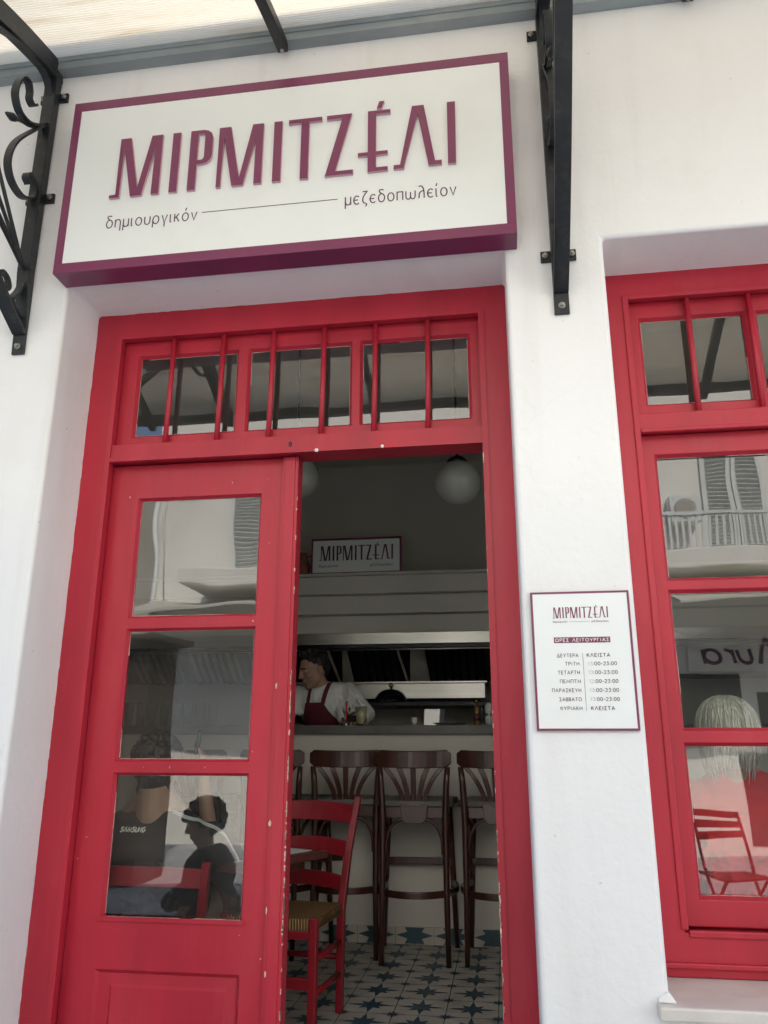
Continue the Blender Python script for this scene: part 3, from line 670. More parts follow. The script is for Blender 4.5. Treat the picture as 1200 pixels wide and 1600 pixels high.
for (d_, p, q, z, h_, r_, s_) in rows:
    put_text(mb, d_, p, z, q - p, 0.0100, Y - .0004, 0, .36, .145); put_text(mb, h_, r_, z, s_ - r_, 0.0100, Y - .0004, 0, .40 if h_ == 'ΚΛΕΙΣΤΑ' else .30, .19 if h_ == 'ΚΛΕΙΣΤΑ' else .16)
mb.box(0.2428, 0.2436, Y - .0003, Y + .0006, 1.176, 1.349)
mb.build('timetable', INK, hs); mb = MB()
put_text(mb, 'δημιουργικόν', 0.160, 1.4425, 0.044, 0.0058, Y - .0004, 0, .3, .14); put_text(mb, 'μεζεδοπωλείον', 0.277, 1.4425, 0.051, 0.0058, Y - .0004, 0, .3, .14)
mb.box(0.208, 0.272, Y - .0003, Y + .0006, 1.4446, 1.4452)
mb.build('subtitle', INK, hs)
mb = MB()
for (t_, p, z) in (('13', 0.2575, 1.311), ('13', 0.2575, 1.285), ('12', 0.2575, 1.2585), ('13', 0.2575, 1.232), ('13', 0.2575, 1.2055)): put_text(mb, t_, p, z, 0.0125, 0.0100, Y - .0004, 0, .26, .15)
mb.build('faded_digits', INKPALE, hs)

# ------------------------------------------------------------------ canopy and brackets
def zs_(d): return 3.90 - 0.19 * d - 0.17 * d * d if d < 0.5 else 3.7625 - 0.40 * (d - 0.5)
DEND = 1.72
cp = thing('entrance_canopy', 'cream translucent canopy on grey wall beam above the entrance', 'canopy', (-0.2, 0, 3.85))
ds = [0.0] + [0.05 * i for i in range(1, 8)] + [0.5, 0.7, 0.9, 1.1, 1.3, 1.5, DEND]
mb = MB()
cx0, cx1 = -3.3, 2.7
top = [(cx0, -d, zs_(d) + 0.012) for d in ds]; bot = [(cx0, -d, zs_(d)) for d in ds]
n = len(ds)
vs = [(x, p[1], p[2]) for x in (cx0, cx1) for p in top] + [(x, p[1], p[2]) for x in (cx0, cx1) for p in bot]
fs = []
for i in range(n - 1):
    fs += [(i, i + 1, n + i + 1, n + i), (2 * n + i, 3 * n + i, 3 * n + i + 1, 2 * n + i + 1), (i, 2 * n + i, 2 * n + i + 1, i + 1), (n + i, n + i + 1, 3 * n + i + 1, 3 * n + i)]
fs += [(0, n, 3 * n, 2 * n), (n - 1, 3 * n - 1, 4 * n - 1, 2 * n - 1)]
mb.add(vs, fs, 0, True)
sheet = mb.build('roof_sheet', CANOPY, cp)
mb = MB(); mb.box(-3.25, 2.65, -0.052, -0.001, 3.832, 3.895); mb.box(-3.25, 2.65, -0.058, -0.048, 3.866, 3.899)
rnd = random.Random(9)
for _ in range(70):                                               # lumps of old sealant along the beam
    x = rnd.uniform(-3.1, 2.5); mb.ell((x, -0.055 + rnd.uniform(0, .02), 3.897), (rnd.uniform(.004, .02), .008, rnd.uniform(.003, .007)), 8, 5)
mb.build('wall_beam', GALV, cp)
mb = MB(); mb.ribbon([(-3.28, -DEND + 0.03, zs_(DEND) - 0.03), (2.68, -DEND + 0.03, zs_(DEND) - 0.03)], 0.05, 0.05, (0, 1, 0.01))
mb.build('front_rail', IRON, cp)
def rafter(x, name='rafter'):
    mb = MB()
    mb.ribbon([(x, -d, zs_(d) - 0.072) for d in [0.028] + ds[1:]], 0.042, 0.044, (1, 0, 0))
    mb.tube([(x, -0.04, 3.80), (x, -0.04, 3.793)], 0.009, 6, 1)
    return mb.build(name, [IRON, BOLT], cp, 0.002)
for x in (-2.9, -2.35, -0.79, 0.80, 1.32, 1.85, 2.5): rafter(x)

def bracket(name, x, label, flanges):
    """wrought iron bracket in the plane x: drawn in (distance from wall d, height z)"""
    root = thing(name, label, 'bracket', (x, 0, 2.55), 'wrought iron canopy brackets')
    P = lambda q: [(x, -d, z) for d, z in q]
    mb = MB(); mb.ribbon(P([(0.030, 2.86), (0.030, 3.2), (0.030, 3.80)]), 0.052, 0.040, (1, 0, 0))
    mb.build('wall_bar', IRON, root, 0.002)
    mb = MB(); mb.ribbon(P([(0.006, 2.515), (0.010, 2.60), (0.020, 2.74), (0.030, 2.86)]), 0.052, [0.010, 0.012, 0.03, 0.04], (1, 0, 0))
    mb.tube([(x, -0.010, 2.545), (x, -0.020, 2.545)], 0.013, 6, 1); mb.tube([(x, -0.02, 2.545), (x, -0.030, 2.545)], 0.007, 8, 1)
    mb.build('foot', [IRON, BOLT], root, 0.002)
    q = [(p.x, p.y) for p in smooth_path([(0.016, 2.60, 0), (0.15, 2.690, 0), (0.40, 2.90, 0), (0.70, 3.20, 0), (1.0, 3.445, 0)], 6)]
    mb = MB(); mb.ribbon(P(q), 0.052, 0.018, (1, 0, 0))
    mb.build('strut', IRON, root, 0.002)
    mb = MB(); mb.ribbon([(x, -d, zs_(d) - 0.052) for d in [0.012] + ds[1:]], 0.05, 0.088, (1, 0, 0))
    mb.build('top_bar', IRON, root, 0.002)
    for (d1, z1) in ((0.60, 3.60), (0.74, 3.53), (0.86, 3.42), (0.90, 3.36)):
        mb = MB(); mid = ((0.035 + d1) / 2, (2.84 + z1) / 2 - 0.012)
        pts = [(p.x, p.y) for p in smooth_path([(0.032, 2.80, 0), (0.05, 2.86, 0), (mid[0], mid[1], 0), (d1, z1, 0)], 6)]
        mb.tube(P(pts), 0.0075, 8); mb.build('rod', IRON, root)
    def strip(pts, name='scroll', wd=0.030, n=6, th=0.009):
        mb = MB(); q = [(p.x, p.y) for p in smooth_path([(a, b, 0) for a, b in pts], n)]
        mb.ribbon(P(q), wd, th, (1, 0, 0)); mb.build(name, IRON, root)
    strip([(0.126, 3.580), (0.142, 3.562), (0.166, 3.572), (0.170, 3.606), (0.188, 3.634), (0.222, 3.622), (0.246, 3.572), (0.250, 3.514), (0.216, 3.468), (0.160, 3.466), (0.105, 3.500), (0.050, 3.555)])
    strip([(0.050, 3.548), (0.110, 3.470), (0.205, 3.330), (0.232, 3.225), (0.200, 3.160), (0.130, 3.140), (0.068, 3.176), (0.052, 3.225), (0.075, 3.262), (0.106, 3.262), (0.116, 3.236), (0.094, 3.222)])
    mb = MB(); q = [(p.x, p.y) for p in smooth_path([(0.05, 3.545, 0), (0.13, 3.47, 0), (0.19, 3.440, 0), (0.235, 3.415, 0), (0.285, 3.395, 0)], 5)]
    k = len(q); mb.tube(P(q), [0.006 + (0.011 * math.exp(-((i / (k - 1) - 0.80) / 0.12) ** 2)) - (0.004 if i == k - 1 else 0) for i in range(k)], 8); mb.build('leaf_tip', IRON, root)
    strip([(0.022, 3.50), (0.03, 3.62), (0.045, 3.70), (0.10, 3.765), (0.25, 3.750), (0.38, 3.690), (0.55, 3.60), (0.75, 3.45), (0.90, 3.37)], 'arch', 0.030, 6, 0.008)
    strip([(0.030, 2.84), (0.06, 2.76), (0.095, 2.700), (0.060, 2.672), (0.03, 2.66)], 'scroll', 0.030)
    strip([(0.200, 2.735), (0.175, 2.775), (0.135, 2.770), (0.118, 2.738), (0.140, 2.715), (0.160, 2.735)], 'scroll', 0.022)
    strip([(0.62, 3.56), (0.56, 3.50), (0.50, 3.53), (0.51, 3.59), (0.56, 3.58)], 'scroll', 0.022)
    strip([(0.95, 3.36), (1.05, 3.28), (1.20, 3.30), (1.24, 3.38), (1.17, 3.41), (1.14, 3.36)], 'scroll', 0.022)
    for z in flanges:
        for sgn in (-1, 1):
            mb = MB(); mb.box(min(x + sgn * 0.024, x + sgn * 0.062), max(x + sgn * 0.024, x + sgn * 0.062), -0.012, -0.001, z - 0.021, z + 0.021)
            xc = x + sgn * 0.047; mb.tube([(xc, -0.012, z), (xc, -0.021, z)], 0.011, 6, 1); mb.tube([(xc, -0.021, z), (xc, -0.029, z)], 0.006, 8, 1)
            mb.build('flange', [IRON, BOLT], root, 0.0015)
    return root
bracket('canopy_bracket', -1.795, 'black scrolled iron bracket on the wall left of the large sign', (3.72, 3.215))
bracket('canopy_bracket', 0.254, 'black iron bracket between the large sign and the window top', (3.745, 2.748))

# ------------------------------------------------------------------ the street and the building across it (seen in the panes)
MB().box(-60, 60, -60, -0.0, -0.6, -0.20).build('street', ASPH)
tag(bpy.data.objects['street'], kind='structure')
MB().box(-60, 60, 4.6, 60, -0.6, -0.21).build('ground', ASPH); tag(bpy.data.objects['ground'], kind='structure')

ob = thing('opposite_building', 'cream rendered house across the street, reflected in the panes', 'building', (0, -7.5, -0.2))
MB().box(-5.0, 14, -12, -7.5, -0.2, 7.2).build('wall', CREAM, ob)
MB().box(-14, -5.0, -12, -8.3, -0.2, 5.6).build('side_wall', GREYR, ob)  # shade of the gap beside the house put into this wall's darker grey
def shutter(x0, x1, z0, z1, name='shutter'):
    mb = MB(); y = -7.46
    mb.box(x0, x1, -7.498, y, z0, z0 + .06); mb.box(x0, x1, -7.498, y, z1 - .06, z1); mb.box(x0, x0 + .06, -7.498, y, z0 + .06, z1 - .06); mb.box(x1 - .06, x1, -7.498, y, z0 + .06, z1 - .06)
    z = z0 + .07
    while z < z1 - .08:
        mb.obox(Matrix.Translation(((x0 + x1) / 2, -7.475, z)) @ Matrix.Rotation(0.7, 4, 'X'), x1 - x0 - .12, .05, .008); z += .055
    mb.build(name, SHUT, ob)
for x0 in (-3.80, -3.06, 2.72, 3.14, 3.9, 4.35): shutter(x0, x0 + (.72 if x0 < 0 else .40), 3.36, 4.95 if x0 > 0 else 5.35)
for (xa, xb) in ((-4.20, -1.9), (2.0, 5.6)):
    MB().box(xa, xb, -7.5, -6.6, 3.10, 3.34).build('balcony', CREAM, ob, 0.02)
mb = MB(); x = 2.03
while x < 5.58: mb.box(x, x + .03, -6.66, -6.64, 3.36, 3.80); x += .075
mb.box(2.0, 5.6, -6.68, -6.62, 3.80, 3.84); mb.build('railing', SHUT, ob)
mb = MB(); mb.tube([(-4.96, -7.44, -.1), (-4.96, -7.44, 5.3)], .035, 8); mb.tube([(-4.8, -7.46, 3.0), (-4.86, -7.45, 4.2), (-4.8, -7.46, 6)], .012, 6); mb.build('drainpipe', SHUT, ob)
mb = MB(); mb.box(-3.3, -2.2, -7.52, -7.49, -.1, 2.3); mb.box(2.1, 2.95, -7.52, -7.49, 1.05, 1.95); mb.box(2.80, 5.5, -7.52, -7.49, -.1, 1.0); mb.box(3.15, 5.5, -7.52, -7.49, 1.0, 1.7); mb.box(-1.2, 1.4, -7.52, -7.49, -.1, 2.4); mb.build('shop_window_and_dark_fill', DARKW, ob)  # low boxes at far right added to darken the reflection in the window
mb = MB(); mb.box(2.35, 4.3, -7.49, -7.42, 1.98, 2.42); mb.build('sign_panel', CREAM, ob)
mb = MB(); put_text(mb, 'Aura', 3.42, 2.08, 0.85, 0.28, -7.415, 0, .25, .16, .2, -1); mb.build('sign_lettering', INK, ob)
for (xa, xb) in ((-4.95, -1.5), (2.0, 6.0)):
    mb = MB(); k = 14
    for i in range(k):
        u0, u1 = i / k, (i + 1) / k
        f_ = lambda u: 2.62 + 0.10 * math.sin(math.pi * u)
        a_, b_ = xa + (xb - xa) * u0, xa + (xb - xa) * u1
        mb.add([(a_, -7.5, 3.02), (b_, -7.5, 3.02), (b_, -6.0, f_(u1)), (a_, -6.0, f_(u0)), (a_, -7.5, 3.0), (b_, -7.5, 3.0), (b_, -6.0, f_(u1) - .03), (a_, -6.0, f_(u0) - .03)], [(0, 1, 2, 3), (7, 6, 5, 4), (3, 2, 6, 7)])
    mb.build('awning', AWNC, ob)
mb = MB(); mb.box(2.28, 2.62, -7.49, -7.2, 3.88, 4.22); mb.tube([(2.45, -7.2, 4.05), (2.45, -7.18, 4.05)], .12, 18, 1)
tag(mb.build('air_conditioner', [SHUT, GREYR]), 'white air conditioner box on the wall of the house across the street', 'air conditioner')

# ------------------------------------------------------------------ bar, hood and back of the room
bar = thing('bar_counter', 'white bar counter with dark slab top and star tile skirting', 'bar counter', (-0.6, 2.4, 0))
mb = MB(); mb.box(-2.9, 1.9, 2.365, 2.93, 1.138, 1.190); mb.build('counter_top', BARTOP, bar, 0.003)
mb = MB(); mb.box(-2.88, 1.88, 2.40, 2.88, 0.0, 1.137); mb.build('front_panel', INWALL, bar)
mb = MB(); mb.box(-2.88, 1.88, 2.388, 2.399, 0.003, 0.092)
for i in range(-10, 11):
    pts = [(x, min(.090, max(.006, z))) for x, z in star(fx0 + .07 + i * TS, 0.050, 0.105, 0.080, 0.045)]
    mb.add([(x, 2.3865, z) for x, z in pts], [tuple(range(16))], 1)
    mb.box(fx0 + .07 + (i + .5) * TS - .001, fx0 + .07 + (i + .5) * TS + .001, 2.3872, 2.389, 0.004, .092, 2)
mb.build('skirting', [TILE, STAR, GROUT], bar)

hd = thing('kitchen_hood_surround', 'stepped cream fascia above the kitchen hood', 'hood surround', (-0.6, 3.3, 1.9))
mb = MB()
mb.box(-3.38, 2.38, 3.30, 4.29, 2.312, 2.335); mb.box(-3.38, 2.38, 3.325, 4.29, 2.176, 2.311)
mb.box(-3.38, 2.38, 3.400, 4.29, 2.034, 2.175); mb.box(-3.38, 2.38, 3.480, 4.29, 1.886, 2.033)
mb.build('fascia', INTRIM, hd, 0.004)
ho = thing('kitchen_hood', 'stainless steel kitchen extractor hood with black baffle filters behind bar', 'extractor hood', (-0.6, 3.4, 1.55))
mb = MB(); mb.box(-3.3, 2.3, 3.38, 3.41, 1.800, 1.884); mb.box(-3.3, 2.3, 3.41, 4.28, 1.868, 1.884); mb.build('front_lip', STEEL, ho, 0.002)
mb = MB(); mb.box(-3.3, 2.3, 3.41, 3.45, 1.775, 1.80); mb.tube([(-3.2, 3.43, 1.765), (2.2, 3.43, 1.765)], 0.008, 8, 1); mb.build('gutter', [DKSTEEL, STEEL], ho)
def slant(mb, x0, x1, xt0, xt1, mi=0, lift=0.0):
    # quad on the slanted filter bank, from (y 3.9, z 1.56) up to (y 3.52, z 1.86)
    A, B = (3.90, 1.560), (3.52, 1.862); nx_, nz_ = -0.62, -0.78
    p = lambda x, q, l: (x, q[0] + nx_ * l, q[1] + nz_ * l)
    mb.add([p(x0, A, lift), p(x1, A, lift), p(xt1, B, lift), p(xt0, B, lift), p(x0, A, lift - .02), p(x1, A, lift - .02), p(xt1, B, lift - .02), p(xt0, B, lift - .02)],
           [(0, 3, 2, 1), (4, 5, 6, 7), (0, 1, 5, 4), (1, 2, 6, 5), (2, 3, 7, 6), (3, 0, 4, 7)], mi)
mb = MB(); slant(mb, -3.2, 2.2, -3.2, 2.2); mb.build('filter_bank', DKSTEEL, ho)
for (p, q) in ((-3.0, -2.55), (-2.5, -2.05), (-2.0, -1.36), (-1.17, -0.79), (-0.565, -0.10), (0.02, 0.5), (0.6, 1.1)):
    mb = MB(); x = p
    while x < q - .03:
        slant(mb, x, x + .034, x, x + .034, 0, .012); x += .062
    mb.build('baffle_filter', BAFFLE, ho)
for (p, q, r_, s_) in ((-1.285, -1.19, -1.22, -1.205), (-0.735, -0.575, -0.69, -0.60)):
    mb = MB(); slant(mb, p, q, r_, s_, 0, .022); slant(mb, p - .025, p - .012, p - .09, p - .075, 0, .02); mb.build('steel_panel', STEELM, ho)
mb = MB(); mb.box(-1.9, -0.125, 3.86, 4.25, 1.545, 1.560); mb.box(-1.88, -0.145, 3.885, 4.25, 1.428, 1.544); mb.build('back_splash', STEEL, ho, 0.002)
sh = thing('kitchen_shelf', 'dark steel shelf under the steel splash panel at the back', 'shelf', (-0.8, 3.9, 1.38))
mb = MB(); mb.box(-1.9, -0.10, 3.72, 4.29, 1.366, 1.392); mb.build('board', DKSTEEL, sh, 0.002)
for x in (-1.7, -0.2): MB().box(x, x + .02, 3.9, 4.29, 1.25, 1.365).build('support', DKSTEEL, sh)
cl = thing('serving_cloche', 'black dome cloche with shiny brass knob on the back shelf', 'cloche', (-0.885, 3.84, 1.392))
mb = MB(); mb.lathe([(0.132, 0.0), (0.130, 0.012), (0.120, 0.045), (0.098, 0.075), (0.06, 0.098), (0.02, 0.106)], (-0.885, 3.84, 1.393)); mb.build('dome', BLACK, cl)
mb = MB(); mb.lathe([(0.008, 0.0), (0.007, 0.015), (0.017, 0.022), (0.020, 0.034), (0.012, 0.046), (0.002, 0.05)], (-0.885, 3.84, 1.497), 14); mb.build('knob', BRASS, cl)

ps = thing('framed_sign', 'small framed copy of the shop sign leaning on the fascia ledge', 'sign', (-1.08, 3.36, 2.335))
mb = MB(); a, b, c, d, y = -1.442, -0.732, 2.338, 2.620, 3.345
mb.box(a, b, y, y + .03, c, c + .012); mb.box(a, b, y, y + .03, d - .016, d); mb.box(a, a + .014, y, y + .03, c + .012, d - .016); mb.box(b - .016, b, y, y + .03, c + .012, d - .016); mb.build('frame', PURP, ps)
MB().box(a + .014, b - .016, y + .003, y + .028, c + .012, d - .016).build('panel', SIGNW, ps)
mb = MB(); wordmark(mb, -1.376, 2.443, 0.578, y + .0005, y + .0025); put_text(mb, 'δημιουργικόν', -1.378, 2.392, 0.155, 0.022, y + .001); put_text(mb, 'μεζεδοπωλείον', -0.975, 2.392, 0.175, 0.022, y + .001); mb.build('lettering', INK, ps)
pt = thing('terracotta_vase', 'red terracotta vase on the ledge beside the framed sign', 'vase', (-1.535, 3.42, 2.335))
mb = MB(); mb.lathe([(0.045, 0.0), (0.055, 0.02), (0.068, 0.07), (0.055, 0.12), (0.036, 0.145), (0.042, 0.18), (0.046, 0.19)], (-1.535, 3.42, 2.336)); mb.build('body', TERRA, pt)
mb = MB(); mb.tube(smooth_path([(-1.50, 3.42, 2.49), (-1.46, 3.42, 2.50), (-1.455, 3.42, 2.44), (-1.475, 3.42, 2.41)], 5), .008, 8); mb.build('handle', TERRA, pt)

def globe(x, y, z, label):
    g = thing('globe_pendant', label, 'pendant lamp', (x, y, z), 'opal globe lamps')
    mb = MB(); mb.ell((x, y, z), (.127, .127, .124), 28, 18); mb.build('globe', OPAL, g)
    mb = MB(); mb.lathe([(.058, 0), (.056, .014), (.042, .030), (.016, .038)], (x, y, z + .112), 20); mb.build('cap', BLACK, g)
    mb = MB(); mb.tube([(x, y, z + .145), (x, y, RZ1)], .007, 8); mb.build('rod', BLACK, g)
globe(-0.204, 1.60, 2.450, 'white opal globe lamp on a black rod near the right door jamb')
globe(-1.060, 1.40, 2.455, 'white opal globe lamp mostly hidden by the closed door leaf')

# ------------------------------------------------------------------ things on the bar
BT = 1.1905
def tumbler(x, y, h, r0, r1, label, fill=None, group=None):
    t = thing('tumbler', label, 'glass', (x, y, BT), group)
    mb = MB(); mb.lathe([(r0, 0), (r1, h), (r1 - .002, h), (r0 - .002, .008), (0.001, .008)], (x, y, BT), 20); mb.build('glass', TUMBLER, t)
    if fill:
        mb = MB(); mb.lathe([(r0 - .003, .010), (r0 + (r1 - r0) * fill - .003, h * fill)], (x, y, BT), 20); mb.build('drink', BEER, t)
    return t
tumbler(-0.905, 2.60, 0.122, .030, .041, 'tall glass of creamy iced coffee on bar beside the barman', .9)
sp = thing('straw_holder', 'tiny steel holder with one red stick on the bar', 'holder', (-1.0, 2.60, BT))
mb = MB(); mb.lathe([(.014, 0), (.016, .006), (.013, .018), (.010, .022)], (-1.0, 2.6, BT), 14); mb.build('holder', STEEL, sp)
mb = MB(); mb.tube([(-1.0, 2.60, BT + .02), (-0.996, 2.60, BT + .155)], .0045, 8); mb.build('stick', TOPRED, sp)
try_ = thing('serving_tray', 'flat black tray lying on the bar left of the bottles', 'tray', (-0.34, 2.6, BT))
mb = MB(); mb.box(-0.43, -0.25, 2.55, 2.70, BT, BT + .006); mb.box(-0.44, -0.24, 2.54, 2.71, BT + .012, BT + .018); mb.build('plate', BLACK, try_, 0.002)
bo = thing('oil_bottle', 'slim amber glass bottle on the bar end', 'bottle', (-0.172, 2.60, BT))
mb = MB(); mb.lathe([(.020, 0), (.021, .004), (.021, .095), (.012, .118), (.010, .140)], (-0.172, 2.60, BT), 18); mb.build('body', OIL, bo)
mb = MB(); mb.lathe([(.012, 0), (.012, .016), (.009, .018)], (-0.172, 2.60, BT + .140), 14); mb.build('cap', BRASS, bo)
mb = MB(); mb.lathe([(.0216, .03), (.0216, .075)], (-0.172, 2.60, BT), 18); mb.build('paper_label', TBLWOOD, bo)
b2 = thing('clear_bottle', 'clear square bottle between the amber bottle and the salt mill', 'bottle', (-0.140, 2.63, BT))
mb = MB(); mb.lathe([(.020, 0), (.020, .12), (.014, .135), (.012, .15)], (-0.138, 2.64, BT), 8); mb.build('body', TUMBLER, b2)
mb = MB(); mb.lathe([(.014, 0), (.014, .014)], (-0.138, 2.64, BT + .15), 14); mb.build('cap', BLACK, b2)
ml = thing('salt_mill', 'grey mill with steel band on the bar by door jamb', 'mill', (-0.097, 2.60, BT))
mb = MB(); mb.lathe([(.024, 0), (.025, .05), (.022, .06), (.022, .075), (.025, .085), (.024, .125), (.012, .138)], (-0.097, 2.60, BT), 18); mb.build('body', SHUT, ml)
mb = MB(); mb.lathe([(.0235, 0), (.0235, .014)], (-0.097, 2.60, BT + .061), 18); mb.build('band', STEEL, ml)
mc = thing('menu_stand', 'clear acrylic card stand on the bar behind the tray', 'stand', (-0.45, 2.7, BT))
mb = MB(); mb.prism_y([(-0.545, BT + .105), (-0.375, BT + .105), (-0.39, BT + .004), (-0.525, BT + .004)], 2.70, 2.704); mb.build('card', GLASS, mc)
mb = MB(); mb.box(-0.50, -0.40, 2.66, 2.75, BT, BT + .004); mb.build('base', TUMBLER, mc)
cu_ = thing('small_cup', 'small white cup on the bar left of the clear stand', 'cup', (-0.575, 2.7, BT))
mb = MB(); mb.lathe([(.014, 0), (.019, .035), (.020, .055), (.018, .055), (.013, .006)], (-0.575, 2.70, BT), 16); mb.build('body', PAPER, cu_)
for i in range(9):                                                # glasses lined up on the far left of the bar, behind the door glass
    x = -2.62 + i * .085
    t = tumbler(x, 2.72 + .01 * (i % 3), 0.16, .026, .034, 'clear glass in the row on the bar seen through the door panes', None, 'row of glasses on the bar')

# ------------------------------------------------------------------ bar stools
def make_stool():
    r = thing('bar_stool', 'x', 'bar stool', (0, 0, 0), 'bentwood bar stools along the bar')
    def bow(z0, z1, ymid, yend, x1, th, name, k=17):
        mb = MB(); pts = []
        for i in range(k):
            u = -1 + 2 * i / (k - 1); pts.append((u * x1, yend + (ymid - yend) * (1 - u * u), 0))
        vs = []
        us = [abs(-1 + 2 * i / (k - 1)) for i in range(k)]
        mb.ribbon([(p[0], p[1], (z0 + z1) / 2 + .007 * u ** 2) for p, u in zip(pts, us)], [(z1 - z0) * (1 - .42 * max(0, (u - .86) / .14) ** 2) for u in us], th, (0, 0, 1)); return mb.build(name, WOOD, r, 0.005, 2)
    bow(.955, 1.045, -.245, -.200, .203, .020, 'top_rail')
    for s in (-1, 1):
        mb = MB(); mb.tube([(s * .172, -.222, 0), (s * .168, -.212, .33), (s * .168, -.196, .70), (s * .176, -.206, .88), (s * .184, -.214, .962)], [.013, .016, .019, .017, .015], 10); mb.build('back_leg', WOOD, r)
        mb = MB(); mb.tube([(s * .205, .200, 0), (s * .185, .180, .5), (s * .172, .165, .755)], [.014, .018, .022], 10); mb.build('front_leg', WOOD, r)
    for i in range(5):
        u = (i - 2) / 2
        mb = MB(); q = smooth_path([(u * .060, -.196, .775), (u * .070, -.206, .83), (u * .105, -.222, .90), (u * .155, -.232 + abs(u) * .012, .962)], 5)
        mb.ribbon(q, [.022 + .010 * i_ / (len(q) - 1) for i_ in range(len(q))], .010, (1, 0, 0)); mb.build('splat', WOOD, r, 0.003)
    mb = MB(); mb.prism_y([(-.074, .775), (.074, .775), (.068, .70), (.045, .675), (-.045, .675), (-.068, .70)], -.205, -.190); mb.build('splat_foot', WOOD, r, 0.003)
    mb = MB(); pts = [(-.20, .19), (.20, .19), (.207, .08), (.205, -.10), (.180, -.195), (-.180, -.195), (-.205, -.10), (-.207, .08)]
    q = [(p.x, p.y) for p in smooth_path([(a, b, 0) for a, b in pts + pts[:1]], 4)][:-1]
    n = len(q); vs = [(a, b, .758) for a, b in q] + [(a * .985, b * .985, .792) for a, b in q]
    mb.add(vs, [tuple(reversed(range(n))), tuple(range(n, 2 * n))] + [(i, (i + 1) % n, n + (i + 1) % n, n + i) for i in range(n)]); mb.build('seat', SEATG, r, 0.006)
    mb = MB(); mb.box(-.165, .165, -.18, -.165, .70, .757); mb.box(-.165, .165, .15, .165, .70, .757); mb.box(-.18, -.166, -.18, .165, .70, .757); mb.box(.166, .18, -.18, .165, .70, .757); mb.build('seat_rail', WOOD, r, 0.003)
    for y in (-.192,):
        mb = MB(); mb.tube(smooth_path([(-.152, y, .52), (-.146, y, .60), (-.115, y, .668), (-.05, y, .698), (.05, y, .698), (.115, y, .668), (.146, y, .60), (.152, y, .52)], 5), .009, 8); mb.build('arch_brace', WOOD, r)
    for s in (-1, 1):
        mb = MB(); mb.tube(smooth_path([(s * .168, -.160, .54), (s * .170, -.13, .63), (s * .172, 0, .70), (s * .172, .12, .64), (s * .180, .150, .54)], 5), .009, 8); mb.build('side_brace', WOOD, r)
    mb = MB(); mb.ribbon(smooth_path([(-.165, -.20, .335), (-.08, -.255, .335), (0, -.268, .335), (.08, -.255, .335), (.165, -.20, .335)], 5), .034, .016, (0, 0, 1)); mb.build('stretcher', WOOD, r, 0.004)
    for s in (-1, 1):
        mb = MB(); mb.ribbon(smooth_path([(s * .168, -.20, .335), (s * .215, -.05, .335), (s * .215, .06, .335), (s * .19, .18, .335)], 5), .034, .016, (0, 0, 1)); mb.build('stretcher', WOOD, r, 0.004)
    mb = MB(); mb.box(-.185, .185, .165, .190, .425, .462); mb.build('footrest', WOOD, r, 0.004)
    return r
stool = make_stool()
spots = [(-0.508, 2.165, .035, 'dark bentwood bar stool third from left, fully seen in the doorway centre'),
         (-0.905, 2.240, .09, 'dark bentwood bar stool second from left, behind the red rush chair'),
         (-1.265, 2.215, -.22, 'reddish bentwood bar stool at the left edge of the doorway'),
         (-0.045, 2.175, -.09, 'dark bentwood bar stool cut off by the right door jamb'),
         (-1.80, 2.23, .06, 'bentwood bar stool behind the middle pane of the door'),
         (0.55, 2.2, -.05, 'bentwood bar stool behind the lowest window pane')]
for i, (x, y, a, lb) in enumerate(spots):
    o = stool if i == 0 else copy_tree(stool)
    o.location = (x, y, 0); o.rotation_euler = (0, 0, a); o['label'] = lb

